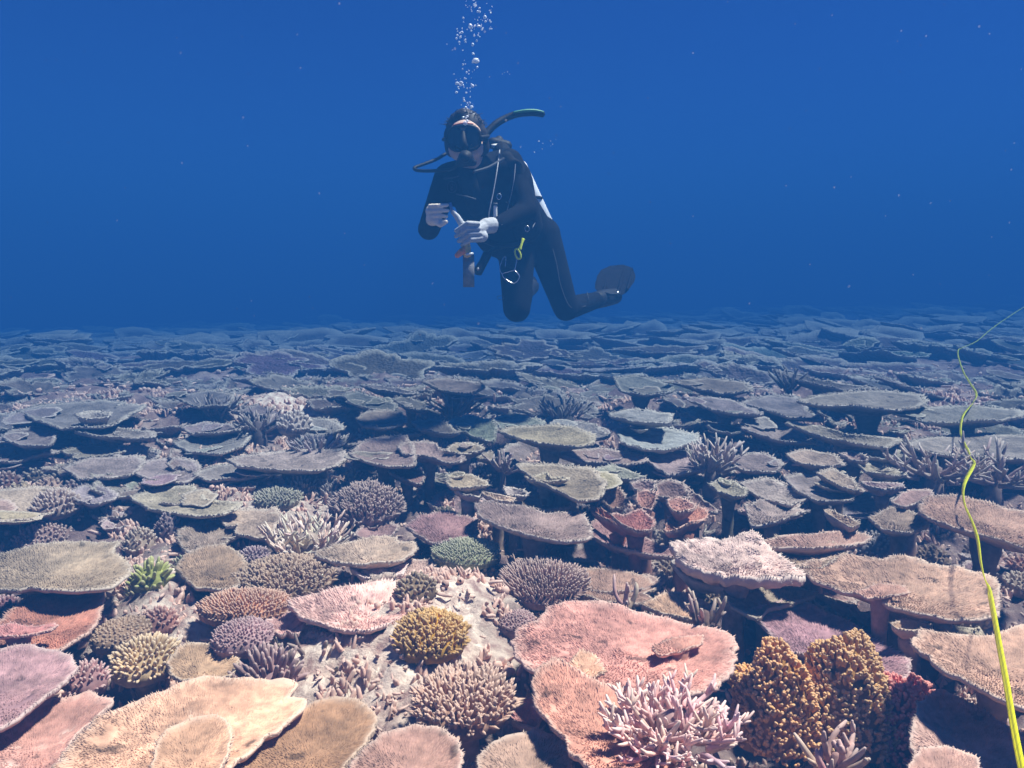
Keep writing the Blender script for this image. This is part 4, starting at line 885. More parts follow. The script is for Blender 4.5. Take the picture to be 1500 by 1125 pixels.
for b_ in range(0, len(far), 17):
    row = sorted(far[b_:b_ + 17]); bn = ORD[b_ // 17] + ' hazy row'
    for i, (x, y, r) in enumerate(row):
        s = int(x * 971 + y * 3571) & 0xffff
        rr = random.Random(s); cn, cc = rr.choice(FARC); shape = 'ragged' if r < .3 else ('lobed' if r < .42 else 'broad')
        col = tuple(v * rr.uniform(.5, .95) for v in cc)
        g = gz(x, y); h = rr.uniform(.06, .18)
        root = empty('table_coral', (x, y, g - .03))
        tag(root, '%s %s table coral, %s from the left in the %s' % (shape, cn, ORD[i], bn), 'coral', 'hazy table corals beyond the diver')
        pl = auto_plate(s, r, 0)
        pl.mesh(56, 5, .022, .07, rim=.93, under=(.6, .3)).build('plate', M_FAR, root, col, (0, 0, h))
        lobes(root, pl, col, M_FAR, h, .022, 0, y)
        stalk(root, None, h - .09, 0, .17 * r, col)
def outer():
    mbs = {0: MB(), 1: MB()}; rr = random.Random(5)
    spots = []
    for x, y, r in beyond: spots.append((x, y, r, 1))
    for _ in range(1550):
        y = 11 + 34 * rr.random() ** 1.7; spots.append((rr.uniform(-.85, .85) * y, y, rr.uniform(.16, .6), 1))
    for _ in range(340):                                   # to either side of and before the view
        y = rr.uniform(.5, 14); x = rr.choice((-1, 1)) * rr.uniform(.68 * y + .35, .68 * y + 2.6); spots.append((x, y, rr.uniform(.15, .4), 0))
    for _ in range(40): spots.append((rr.uniform(-2.5, 2.5), rr.uniform(-1.5, 1.0), rr.uniform(.12, .25), 0))
    for i, (x, y, r, f) in enumerate(spots):
        mb = mbs[f]; pl = auto_plate(1000 + i, r, 0); m = pl.mesh(20 if f else 34, 2 if f else 4, .028, .08, rim=.9, under=(.5,))
        V = m.V[0].copy(); g = gz(x, y) + (rr.uniform(.03, .20) if f else rr.uniform(.03, .14))
        V += np.array([x, y, g]); mb.add(V, m.Q[0], m.T[0], m.P[0])
        tube(mb, [(x, y, g - .5 - (.0)), (x, y, g - .05)], [.14 * r, .2 * r], 6)
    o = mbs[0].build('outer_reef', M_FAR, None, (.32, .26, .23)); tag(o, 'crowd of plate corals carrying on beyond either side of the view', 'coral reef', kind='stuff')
    o = mbs[1].build('far_reef', M_FAR, None, (.075, .066, .062)); tag(o, 'mass of faint plate corals fading into the blue distance', 'coral reef', kind='stuff')  # colour darkened to paint in the fade of distant plates into the water
outer()

# ------------------------------------------------------------------ measuring tape
def tape():
    m, n, l, p = new_mat('tape_yellow'); p.inputs['Roughness'].default_value = .4
    p.inputs['Base Color'].default_value = (.95, .93, .02, 1)
    uv = n.new('ShaderNodeAttribute'); uv.attribute_name = 'pale'
    w = n.new('ShaderNodeMath'); w.operation = 'FRACT'; s = n.new('ShaderNodeMath'); s.operation = 'MULTIPLY'; s.inputs[1].default_value = 20
    l.new(uv.outputs['Fac'], s.inputs[0]); l.new(s.outputs[0], w.inputs[0])
    lt = n.new('ShaderNodeMath'); lt.operation = 'LESS_THAN'; lt.inputs[1].default_value = .06; l.new(w.outputs[0], lt.inputs[0])
    mx = n.new('ShaderNodeMix'); mx.data_type = 'RGBA'; mx.inputs[6].default_value = (.95, .93, .02, 1); mx.inputs[7].default_value = (.5, .6, .02, 1)
    l.new(lt.outputs[0], mx.inputs[0]); l.new(mx.outputs[2], p.inputs['Base Color'])
    tl = n.new('ShaderNodeBsdfTranslucent'); l.new(mx.outputs[2], tl.inputs[0]); ms = n.new('ShaderNodeMixShader'); ms.inputs[0].default_value = .5
    l.new(p.outputs[0], ms.inputs[1]); l.new(tl.outputs[0], ms.inputs[2]); l.new(ms.outputs[0], n['Material Output'].inputs['Surface'])
    K = [(1512, 1190, .36, .5), (1496, 1122, .33, .52), (1484, 1060, .30, .54), (1474, 1000, .27, .56), (1462, 935, .245, .6), (1450, 870, .22, .62), (1444, 852, .215, .05), (1437, 825, .22, .3), (1432, 790, .235, .45), (1424, 765, .24, .4), (1414, 742, .24, .3), (1411, 724, .25, .35), (1414, 705, .26, .7), (1426, 681, .28, .7), (1423, 672, .28, .1), (1418, 660, .29, .55), (1412, 648, .30, .45), (1407, 630, .32, .5), (1411, 608, .35, .5), (1425, 590, .36, .05), (1430, 577, .37, .6), (1420, 560, .38, .55), (1409, 540, .39, .55), (1403, 515, .41, .5), (1412, 508, .41, .05), (1430, 500, .42, .3), (1452, 482, .46, .4), (1470, 469, .5, .45), (1500, 450, .6, .45), (1530, 436, .7, .45)]
    P = spline([at(a, b, z) for a, b, z, _ in K], 6); wd = np.interp(np.linspace(0, len(K) - 1, len(P)), range(len(K)), [k[3] for k in K])
    V = []; pa = []; acc = 0; half = .0088
    for i, q in enumerate(P):
        t = (P[min(i + 1, len(P) - 1)] - P[max(i - 1, 0)]).normalized()
        side = t.cross(Vector((0, 0, 1))).normalized(); up = side.cross(t)
        vd = (q - Vector((0, 0, CAM_Z))).normalized(); vd = (vd - t * vd.dot(t)).normalized(); sd = t.cross(vd)
        dvec = sd * wd[i] + vd * math.sqrt(max(0, 1 - wd[i] ** 2))
        acc += (P[i] - P[i - 1]).length if i else 0
        nn = t.cross(dvec).normalized() * .0006
        for sgn, o in ((-1, 1), (1, 1), (1, -1), (-1, -1)): V.append(q + dvec * half * sgn + nn * o); pa.append(acc)
    Q = [(i * 4 + k, i * 4 + (k + 1) % 4, i * 4 + 4 + (k + 1) % 4, i * 4 + 4 + k) for i in range(len(P) - 1) for k in range(4)]
    mb = MB(); mb.add([tuple(v) for v in V], Q, None, np.array(pa))
    o = mb.build('measuring_tape', m, smooth=False)
    tag(o, 'bright yellow-green measuring tape strung across the corals at the right', 'tape')
tape()
# ------------------------------------------------------------------ the diver
def capsule(mb, p0, p1, r0, r1, n=14, rings=5):
    p0, p1 = Vector(p0), Vector(p1); ax = (p1 - p0); L = ax.length
    ax = ax.normalized() if L > 1e-6 else Vector((0, 0, 1))
    a = ax.orthogonal().normalized(); b = ax.cross(a); V = []; prof = []
    for i in range(1, rings + 1): q = math.pi / 2 * (1 - i / rings); prof.append((-math.sin(q) * r0, math.cos(q) * r0))
    for i in range(0, rings): q = math.pi / 2 * (i / rings); prof.append((L + math.sin(q) * r1, math.cos(q) * r1))
    for d, r in prof:
        for k in range(n):
            an = 2 * math.pi * k / n; V.append(p0 + ax * d + (a * math.cos(an) + b * math.sin(an)) * r)
    m = len(prof); Q = [(i * n + k, i * n + (k + 1) % n, (i + 1) * n + (k + 1) % n, (i + 1) * n + k) for i in range(m - 1) for k in range(n)]
    V.append(p0 - ax * r0); V.append(p0 + ax * (L + r1)); T = []
    for k in range(n): T.append(((k + 1) % n, k, m * n)); T.append(((m - 1) * n + k, (m - 1) * n + (k + 1) % n, m * n + 1))
    mb.add([tuple(v) for v in V], Q, T)
def blob(name, caps, voxel, mat, parent, smooth=4, base=None):
    """one continuous skin grown over a set of tapered limbs"""
    mb = MB()
    for c in caps: capsule(mb, *c)
    o = mb.build(name + '_tmp', mat)
    m = o.modifiers.new('r', 'REMESH'); m.mode = 'VOXEL'; m.voxel_size = voxel; m.use_smooth_shade = True
    if smooth:
        s = o.modifiers.new('s', 'SMOOTH'); s.iterations = smooth; s.factor = .5
    dg = bpy.context.evaluated_depsgraph_get(); dg.update()
    me = bpy.data.meshes.new_from_object(o.evaluated_get(dg)); me.name = name
    bpy.data.objects.remove(o)
    if not me.materials: me.materials.append(mat)
    q = link(name, me); adopt(q, parent); return q
def adopt(o, parent):
    o.parent = parent
    top = parent
    while top.parent: top = top.parent
    o.matrix_parent_inverse = Matrix.Translation(-top.location) if parent is top else Matrix.Identity(4)
    return o
def part_tube(name, pts, r, mat, parent, sides=10, n=6):
    mb = MB(); P = spline(pts, n); R = r if np.isscalar(r) else np.interp(np.linspace(0, len(r) - 1, len(P)), range(len(r)), r)
    tube(mb, P, R, sides); return adopt(mb.build(name, mat), parent)
def part_box(name, frame, size, mat, parent, bev=.2):
    bm = bmesh.new(); bmesh.ops.create_cube(bm, size=1)
    for v in bm.verts: v.co = Vector((v.co.x * size[0], v.co.y * size[1], v.co.z * size[2]))
    bmesh.ops.bevel(bm, geom=bm.edges[:], offset=min(size) * bev, segments=2, affect='EDGES')
    bm.transform(frame); me = bpy.data.meshes.new(name); bm.to_mesh(me); bm.free()
    for p in me.polygons: p.use_smooth = True
    me.materials.append(mat); o = link(name, me)
    if parent is not None: adopt(o, parent)
    return o
def frame(o, x, z):
    """matrix with local x along x and z along z"""
    x = Vector(x).normalized(); z = Vector(z); z = (z - x * z.dot(x)).normalized(); y = z.cross(x)
    return Matrix(((x.x, y.x, z.x, o.x), (x.y, y.y, z.y, o.y), (x.z, y.z, z.z, o.z), (0, 0, 0, 1)))

M_SUIT = simple('neoprene', (.008, .008, .011), .9, 0, .06, .35, 18, .25)
M_VEST = simple('vest_nylon', (.010, .010, .013), .8, 0, .1, .3, 60, .4)
M_RUB = simple('black_rubber', (.010, .010, .012), .6, 0, .2)
M_SKIN = simple('skin', (.62, .42, .33), .6, 0, .3, .12, 25)
M_HAND = simple('pale_hand', (.88, .74, .60), .6, 0, .25, .1, 30)
M_GLOVE = simple('glove_grey', (.46, .46, .48), .85, 0, .15, .15, 60, .3)
M_HAIR = simple('hair', (.018, .013, .012), .55, 0, .3)
M_TANK = simple('tank_paint', (.80, .82, .84), .35, 0, .5, .06, 8)
M_METAL = simple('steel', (.75, .76, .78), .25, .9, .5)
M_WHITE = simple('white_plastic', (.82, .82, .80), .45)
M_CLIP = simple('clip_yellow_green', (.85, .95, .05), .45)
M_SEAM = simple('seam_grey', (.07, .075, .09), .8)
M_LOGO = simple('logo_grey', (.06, .065, .085), .7)
M_FIN = simple('fin_rubber', (.012, .011, .014), .95, 0, .03, .3, 30, .3)
M_GREENT = simple('snorkel_green', (.05, .22, .12), .5)
M_HOSE = simple('pale_cord', (.42, .42, .45), .6)
def lens_mat():
    m, n, l, p = new_mat('mask_glass'); p.inputs['Base Color'].default_value = (.012, .016, .024, 1); p.inputs['Roughness'].default_value = .06
    p.inputs['Specular IOR Level'].default_value = .6; return m
M_LENS = lens_mat()

def diver():
    root = empty('person', W(775, 350, 4.52))
    tag(root, 'scuba diver in black wetsuit and mask hovering upright with bent knees over the reef', 'person')
    pel, hipL, hipR = W(775, 342, 4.52), W(793, 345, 4.53), W(757, 350, 4.47)
    kneL, ankL, toeL = W(829, 452, 4.50), W(884, 437, 4.82), W(898, 428, 4.90)
    kneR, ankR = W(757, 452, 4.36), W(771, 424, 4.76)
    chL, chR, bel = W(744, 266, 4.28), W(690, 268, 4.22), W(752, 306, 4.40)
    shL, shR = W(744, 240, 4.27), W(657, 260, 4.21)
    elL, wrL = W(772, 309, 4.16), W(727, 330, 4.03)
    elR, wrR = W(628, 336, 4.18), W(633, 325, 4.02)
    nk = W(699, 240, 4.17); hd = W(682, 206, 4.09)
    def limbs(k):
        return [(pel, bel, .125 * k, .125 * k), (bel, chL, .12 * k, .12 * k), (bel, chR, .12 * k, .115 * k), (chL, chR, .115 * k, .112 * k),
                (shL, shR, .075 * k, .07 * k), (nk, W(705, 255, 4.22), .062 * k, .09 * k),
                (hipL, kneL, .098 * k, .066 * k), (kneL, ankL, .064 * k, .042 * k), (hipR, kneR, .10 * k, .07 * k), (kneR, ankR, .066 * k, .044 * k),
                (hipL, hipR, .10 * k, .10 * k), (chR, W(700, 312, 4.28), .11 * k, .095 * k), (W(700, 312, 4.28), W(730, 345, 4.4), .095 * k, .11 * k),
                (shL, elL, .068 * k, .05 * k), (elL, wrL, .05 * k, .038 * k), (shR, elR, .07 * k, .052 * k), (elR, wrR, .053 * k, .042 * k)]
    # head frame: rolled a little, looking at the camera
    hu = Vector((-.06, .03, 1)).normalized(); hf = Vector((-.03, -1, -.04)).normalized(); hx = hf.cross(hu).normalized() * -1; hu = hx.cross(hf) * -1
    hu = hu if hu.z > 0 else -hu
    if hx.x < 0: hx = -hx
    def H(x, f, u): return hd + hx * x + hf * f + hu * u
    head = [(H(0, -.015, .022), H(0, -.02, .03), .083, .083), (H(0, .025, -.01), H(0, .03, .02), .07, .07), (H(0, .03, -.045), H(0, .045, -.075), .058, .038),
            (H(-.03, .02, -.04), H(.03, .02, -.04), .05, .05), (H(0, .088, .005), H(0, .104, -.028), .011, .016), (H(-.012, .09, -.03), H(.012, .09, -.03), .012, .012),
            (H(-.076, -.01, .0), H(-.078, -.008, -.02), .014, .011), (H(.076, -.01, .0), H(.078, -.008, -.02), .014, .011), (H(-.03, .07, .02), H(.03, .07, .02), .018, .018),
            (H(0, -.03, -.06), nk, .052, .056)]
    # bare right hand, fingers curled in a row
    rh = [(wrR, W(634, 318, 3.97), .030, .030), (W(631, 309, 3.955), W(634, 322, 3.955), .024, .024)]
    for i, (x0, y0, x1, y1) in enumerate([(630, 302, 655, 300.5), (629, 309, 656, 308.5), (630, 316.5, 654, 317), (633, 323.5, 651, 324.5)]):
        y_ = 3.935 + .004 * i
        rh += [(W(x0, y0, y_), W((x0 + x1) / 2 - 1, y0 - .6, y_ - .016), .0102, .0098), (W((x0 + x1) / 2 - 1, y0 - .6, y_ - .016), W(x1, y1, y_ + .006), .0098, .0080)]
    rh += [(W(634, 322, 3.95), W(645, 329, 3.93), .014, .0125), (W(645, 329, 3.93), W(653, 325, 3.925), .0125, .0095)]
    body = blob('body', limbs(.86) + head, .011, M_SKIN, root, 3)
    hand = blob('bare_hand', rh, .003, M_HAND, body, 1); hand['label'] = 'pale right hand with fingers curled in a row'
    suit = blob('wetsuit', limbs(1.0), .014, M_SUIT, root, 5)
    for nm, pts in (('seam', [W(806, 352, 4.45), W(815, 385, 4.43), W(822, 420, 4.42), W(836, 450, 4.44), W(858, 448, 4.55)]),
                    ('seam', [W(860, 428, 4.6), W(862, 440, 4.58), W(860, 452, 4.62)]), ('seam', [W(741, 296, 4.15), W(758, 306, 4.19), W(764, 300, 4.19)])):
        part_tube(nm, pts, .0022, M_SEAM, suit, 5)
    # gloved left hand round the handle
    lh = [(W(721, 330, 4.02), W(712, 331, 4.0), .036, .035), (W(712, 331, 4.0), W(699, 337, 3.955), .031, .028), (W(706, 346, 3.96), W(690, 348, 3.95), .027, .022)]
    for i, (x0, y0, x1, y1, x2, y2) in enumerate([(700, 328, 685, 327, 668, 338), (701, 335, 683, 335, 668, 346), (703, 342, 686, 343, 672, 353), (705, 349, 690, 351, 677, 359)]):
        y_ = 3.93 + .004 * i
        lh += [(W(x0, y0, y_), W(x1, y1, y_ - .022), .0116, .0112), (W(x1, y1, y_ - .022), W(x2, y2, y_ - .006), .0112, .0092)]
    lh += [(W(692, 338, 3.96), W(676, 328, 3.95), .017, .0155), (W(676, 328, 3.95), W(670, 318, 3.95), .0155, .0135), (W(670, 318, 3.95), W(664, 311, 3.95), .0135, .010)]
    gl = blob('glove', lh, .0032, M_GLOVE, root, 1); gl['label'] = 'grey fabric glove on the left hand'
    part_tube('cuff_band', [W(733, 322, 4.03), W(728, 317, 4.05)], .004, M_WHITE, gl)
    part_tube('cuff_band', [W(733, 322, 4.02), W(735, 330, 4.01)], .004, M_WHITE, gl)
    # hair
    hc = [(H(0, -.03, .055), H(0, -.05, .03), .088, .09), (H(-.055, -.02, .03), H(-.06, -.03, -.03), .045, .04), (H(.055, -.02, .03), H(.062, -.03, -.03), .045, .045), (H(0, .015, .098), H(0, -.04, .10), .04, .05)]
    hair = blob('hair', hc, .009, M_HAIR, root, 2)
    mb = MB(); r_ = random.Random(3)
    for i in range(110):
        a = r_.uniform(-1.5, 1.5); b = r_.uniform(-.1, .09); p0 = H(math.sin(a) * .075, b - .03, .055 + math.cos(a) * .06)
        d = (hx * math.sin(a) + hu * (.5 + math.cos(a)) + Vector((r_.gauss(.1, .3), r_.gauss(0, .3), r_.uniform(0, .4)))).normalized(); L = r_.uniform(.008, .022)
        tube(mb, [p0, p0 + d * L * .5 + hx * r_.gauss(0, .006), p0 + d * L + hx * r_.gauss(0, .014)], [.0035, .0025, .0008], 4)
    adopt(mb.build('loose_strands', M_HAIR), hair)
    # mask
    def oval(w, h, f, sq=.35, n=40, cx=0, cu=0):
        out = []
        for k in range(n):
            a = 2 * math.pi * k / n; c, s = math.cos(a), math.sin(a)
            x = w * math.copysign(abs(c) ** .75, c); u = h * math.copysign(abs(s) ** .75, s)
            if s < 0 and abs(x) < w * .32: u *= .72 + .9 * abs(x) / w
            out.append(H(cx + x, f - .9 * (x + cx) ** 2 / .1 * .55, cu + u))
        return out
    mb = MB(); rings = [oval(.066, .050, .055), oval(.076, .059, .085), oval(.078, .060, .105), oval(.071, .053, .113), oval(.064, .047, .108)]; n = 40
    V = [tuple(v) for r in rings for v in r]
    Q = [(i * n + k, i * n + (k + 1) % n, (i + 1) * n + (k + 1) % n, (i + 1) * n + k) for i in range(4) for k in range(n)]
    mb.add(V, Q); mask = adopt(mb.build('mask', M_RUB), root); mask['label'] = 'black dive mask with two dark lenses'
    for s in (-1, 1):
        mb = MB(); o = oval(.031, .043, .110, n=28, cx=.033 * s, cu=.002); c = sum(o, Vector()) / len(o)
        mb.add([tuple(v) for v in o] + [tuple(c + hf * .004)], None, [(k, (k + 1) % 28, 28) for k in range(28)])
        adopt(mb.build('lens', M_LENS), mask)
    part_tube('nose_pocket', [H(0, .105, .03), H(0, .125, -.01), H(0, .125, -.035), H(0, .10, -.048)], [.008, .014, .019, .012], M_RUB, mask)
    part_tube('mask_strap', [H(-.076, .085, .0), H(-.098, 0, .012), H(-.07, -.11, .03), H(.07, -.11, .03), H(.102, 0, .012), H(.076, .085, 0)], .009, M_RUB, mask, 6)
    part_tube('skirt_edge', [H(-.045, .078, .060), H(0, .088, .065), H(.045, .078, .060)], .0032, simple('coral_trim', (.55, .16, .10), .5), mask, 6)
    # regulator and hoses
    rc = H(.006, .125, -.088)
    reg = blob('regulator', [(rc + hf * .018, rc - hf * .03, .034, .03), (rc - hu * .02 - hx * .03, rc - hu * .02 + hx * .03, .017, .017), (rc, rc - hf * .05, .02, .018)], .006, M_RUB, root, 2)
    mb = MB(); tube(mb, [rc + hf * .046, rc + hf * .054], [.024, .021], 16); adopt(mb.build('purge_cover', M_RUB), reg)
    mb = MB(); tube(mb, [rc + hf * .056, rc + hf * .059], [.008, .007], 12); adopt(mb.build('badge', M_HOSE), reg)
    part_tube('breathing_hose', [rc - hx * .03, W(664, 247, 4.0), W(640, 250, 4.0), W(614, 250, 4.05), W(607, 246, 4.08), W(622, 240, 4.12), W(640, 233, 4.17), W(660, 222, 4.25), W(690, 214, 4.33), W(722, 214, 4.42)], .0075, M_RUB, root)
    # snorkel
    sn = part_tube('snorkel', [W(709, 212, 4.09), W(709, 203, 4.10), W(714, 194, 4.12), W(726, 182, 4.14), W(740, 173.5, 4.16), W(756, 167.5, 4.17), W(772, 165.5, 4.18), W(784, 165.5, 4.19), W(796, 167.5, 4.20)], [.013, .014, .0165, .0165, .016, .016, .0155, .015, .015], M_RUB, root, 12)
    part_tube('snorkel_top', [W(752, 164.6, 4.15), W(770, 162.2, 4.165), W(784, 162.3, 4.18), W(796, 164.6, 4.19)], [.005, .008, .008, .006], M_GREENT, sn, 8)
    # tank with valve
    t0, t1 = W(745, 244, 4.46), W(789, 336, 4.74); ax = (t1 - t0).normalized()
    mb = MB(); L = (t1 - t0).length
    tube(mb, [t0 + ax * (L * v) for v in (-.10, -.03, .02, .08, .5, .96, 1.0, 1.03)], [.02, .05, .076, .086, .087, .087, .08, .05], 28)
    tk = adopt(mb.build('tank', M_TANK), root); tk['label'] = 'pale silver air tank on the back'
    part_tube('tank_band', [t0 + ax * .21 + Vector((.0901 * math.cos(a), .0901 * math.sin(a) * .9, .0)) for a in np.linspace(0, 6.28, 17)], .008, M_VEST, tk, 6, 2)
    blob('first_stage', [(W(722, 210, 4.40), W(742, 214, 4.40), .03, .028), (W(731, 205, 4.42), W(733, 226, 4.45), .022, .03)], .008, M_RUB, tk, 1)
    fr = frame(W(726, 214, 4.33), hx, Vector((.1, .2, 1)))
    part_box('white_tab', frame(W(726, 213.5, 4.31), (1, 0, .1), (0, .4, 1)), (.04, .01, .018), M_WHITE, tk)
    # buoyancy vest
    vest = blob('buoyancy_vest', [(W(752, 250, 4.22), W(765, 300, 4.30), .055, .075), (W(765, 300, 4.30), W(770, 330, 4.36), .078, .085), (W(684, 262, 4.12), W(700, 300, 4.2), .045, .06),
                                  (W(700, 300, 4.2), W(722, 340, 4.33), .06, .065), (W(742, 236, 4.24), W(757, 268, 4.42), .05, .06), (W(757, 268, 4.42), W(780, 325, 4.6), .055, .055), (W(722, 345, 4.36), W(770, 345, 4.42), .05, .06), (W(735, 222, 4.32), W(744, 240, 4.26), .045, .045)], .011, M_VEST, root, 3)
    part_tube('waist_strap', [W(708, 352, 4.27), W(730, 360, 4.27), W(755, 358, 4.29), W(778, 350, 4.36)], .011, M_RUB, vest, 6)
    part_tube('chest_strap', [W(693, 252, 4.06), W(716, 245, 4.10), W(738, 232, 4.15)], .007, M_SEAM, vest, 6)
    part_tube('pocket_edge', [W(668, 284, 4.06), W(684, 288, 4.08), W(697, 292, 4.11)], .0035, M_SEAM, vest, 5)
    part_tube('pocket_edge', [W(650, 262, 4.12), W(664, 260, 4.09), W(672, 258, 4.07)], .0035, M_SEAM, vest, 5)
    # round chest emblem
    eo = W(662, 274, 4.095); mb = MB()
    tube(mb, [eo + Vector((math.cos(a) * .021, -.012 * 0, math.sin(a) * .025)) for a in np.linspace(0, 6.283, 25)], .0016, 5, cap=False)
    tube(mb, [eo + Vector((.006 * math.sin(v * 3.1), 0, v * .014)) for v in np.linspace(-1, 1, 9)], .002, 5)
    tube(mb, [eo + Vector((-.006 * math.sin(v * 3.1), 0, v * .014)) for v in np.linspace(-1, 1, 9)], .002, 5)
    em = adopt(mb.build('chest_emblem', M_LOGO), suit)
    mb = MB(); ko = W(733, 436, 4.285)
    tube(mb, [ko + Vector((math.cos(a) * .016, 0, math.sin(a) * .009)) for a in np.linspace(0, 6.283, 17)], .0014, 5, cap=False)
    adopt(mb.build('knee_emblem', M_LOGO), suit)
    # gauges, cords, whistle, rings
    part_tube('cord', [W(732, 220, 4.20), W(730, 236, 4.13), W(727, 256, 4.09), W(722, 284, 4.07), W(717, 308, 4.06), W(716, 322, 4.08)], .0028, M_HOSE, vest, 6)
    part_tube('cord', [W(755, 240, 4.17), W(753, 262, 4.15), W(749, 284, 4.16), W(743, 308, 4.17)], .0022, M_HOSE, vest, 6)
    wh = part_tube('whistle', [W(725.5, 301, 4.075), W(725.5, 319, 4.075)], [.0085, .0095], M_WHITE, vest, 10)
    part_box('whistle_clip', frame(W(725.5, 299, 4.07), (1, 0, 0), (0, 0, 1)), (.022, .014, .012), M_LOGO, wh)
    for (x, y, d) in ((731, 288, 4.09), (780, 311, 4.30), (772, 335, 4.23)):
        mb = MB(); o = W(x, y, d); tube(mb, [o + Vector((math.cos(a) * .010, 0, math.sin(a) * .013)) for a in np.linspace(0, 6.283, 15)], .0022, 6, cap=False)
        adopt(mb.build('metal_ring', M_METAL), vest)
    part_tube('cord', [W(774, 292, 4.26), W(783, 303, 4.28), W(786, 318, 4.29), W(780, 334, 4.27)], .0024, M_HOSE, vest, 6)
    gp = part_tube('dangling_gauge', [W(714, 372, 4.2), W(707, 386, 4.17), W(699, 399, 4.15)], [.022, .02, .024], M_RUB, vest, 10)
    part_tube('gauge_hose', [W(735, 362, 4.29), W(722, 366, 4.24), W(714, 374, 4.2)], .010, M_RUB, gp, 8)
    part_box('gauge_face', frame(W(700, 394, 4.12), (1, 0, .3), (.2, -.3, 1)), (.012, .006, .012), M_HOSE, gp)
    # bright clip and wire hook on the hip
    cl = part_tube('clip', [W(766.5, 350, 4.20), W(764, 357, 4.19), W(761.5, 365, 4.185)], [.0085, .006, .008], M_CLIP, vest, 8)
    mb = MB(); o = W(758.5, 372, 4.18); tube(mb, [o + Vector((math.cos(a) * .012 - math.sin(a) * .006, 0, math.sin(a) * .024)) for a in np.linspace(0, 6.283, 19)], .0042, 7, cap=False); adopt(mb.build('clip_loop', M_CLIP), cl)
    part_tube('swivel', [W(757, 380, 4.18), W(756, 386, 4.18), W(754, 396, 4.18)], .003, M_METAL, cl, 6)
    part_tube('wire_hook', [W(754, 396, 4.18), W(745, 398, 4.17), W(736, 402, 4.17), W(741, 409, 4.165), W(753, 415, 4.16), W(761, 406, 4.17), W(757, 399, 4.175), W(754, 396, 4.18)], .0022, M_METAL, cl, 6)
    part_tube('wire_hook', [W(736, 402, 4.17), W(732, 393, 4.18), W(737, 378, 4.19), W(741, 377, 4.19), W(740, 390, 4.18)], .0022, M_METAL, cl, 6)
    # boots and fins
    for nm, an, to, kn in (('L', ankL, W(900, 434, 4.90), kneL), ('R', ankR, W(778, 420, 4.86), kneR)):
        bt = blob('boot', [(an + (kn - an) * .18, an, .048, .049), (an, to, .05, .045)], .009, M_RUB, root, 2)
        if nm == 'L':
            part_box('buckle', frame(W(885.5, 436, 4.755), (.5, 0, -1), (0, -1, 0)), (.035, .014, .008), M_METAL, bt)
            part_box('buckle', frame(W(904, 428, 4.83), (1, 0, .2), (0, -1, 0)), (.02, .008, .006), M_METAL, bt)
    def fin(pts, th, back):
        bm = bmesh.new(); f = [bm.verts.new(p) for p in pts]; b = [bm.verts.new(p + back) for p in pts]
        bm.faces.new(f); bm.faces.new(b[::-1]); n = len(pts)
        for k in range(n): bm.faces.new((f[(k + 1) % n], f[k], b[k], b[(k + 1) % n]))
        bmesh.ops.bevel(bm, geom=bm.edges[:], offset=.006, segments=2, affect='EDGES'); bmesh.ops.recalc_face_normals(bm, faces=bm.faces[:])
        me = bpy.data.meshes.new('fin'); bm.to_mesh(me); bm.free(); me.materials.append(M_FIN)
        o = link('fin', me); adopt(o, root); return o
    # the blade sweeps away from the viewer: its tip is farther off than its heel
    pl = [(872, 425, 4.86), (874, 408, 4.98), (882, 396, 5.14), (893, 391, 5.24), (913, 389, 5.28), (926, 393, 5.24), (931, 404, 5.12), (928, 415, 5.0), (917, 430, 4.87), (905, 436, 4.83), (888, 433, 4.82)]
    f1 = fin([W(*p) for p in pl], .02, Vector((0, .018, .008))); f1['label'] = 'wide black fin blade trailing behind the raised foot'
    for a, b in (((884, 428, 4.825), (892, 394, 5.2)), ((905, 431, 4.82), (914, 392, 5.24)), ((919, 424, 4.88), (926, 398, 5.17))):
        part_tube('fin_rib', [W(*a), W((a[0] + b[0]) / 2, (a[1] + b[1]) / 2, (a[2] + b[2]) / 2), W(*b)], [.009, .008, .005], M_FIN, f1, 6)
    part_tube('foot_strap', [W(880, 428, 4.8), W(893, 431, 4.77), W(908, 431, 4.8)], .009, M_RUB, f1, 6)
    pl = [(765, 424, 4.85), (768, 410, 4.98), (776, 405, 5.2), (783, 407, 5.2), (787, 413, 5.0), (785, 421, 4.88), (774, 427, 4.83)]
    fin([W(*p) for p in pl], .02, Vector((0, .016, .008)))
    return root
diver()
def held_tool():
    root = empty('sampling_tool', W(688, 420, 3.95)); tag(root, 'grey flat bladed tool with amber handle held in the gloved hand', 'tool')
    part_box('blade', frame(W(686.5, 397, 3.95), (1, .1, -.0), (-.09, 0, 1)), (.050, .012, .142), simple('dull_steel', (.20, .19, .19), .55, .2, .4, .3, 40, .3), root, .12)
    hn = part_tube('handle', [W(685, 376, 3.945), W(683, 364, 3.945), W(680, 348, 3.95), W(676, 334, 3.955)], [.016, .021, .019, .014], simple('amber_handle', (.78, .50, .10), .45, 0, .4, .3, 60), root, 12)
    part_box('white_collar', frame(W(688, 372, 3.93), (1, 0, .12), (0, 0, 1)), (.034, .024, .011), M_WHITE, hn)
    blob('orange_tag', [(W(670, 374, 3.94), W(677, 368, 3.93), .013, .016), (W(677, 368, 3.93), W(681, 362, 3.93), .009, .007)], .005, simple('orange_tag', (.80, .25, .06), .6, 0, .3, .2, 60), root, 1)
    r2 = part_box('sample_strip', frame(W(661, 305, 3.95), (1, .3, .25), (.15, 0, 1)), (.014, .0015, .05), simple('blue_film', (.16, .22, .42), .3), None)
    tag(r2, 'thin blue-grey plastic strip pinched between the divers two hands', 'strip')
held_tool()

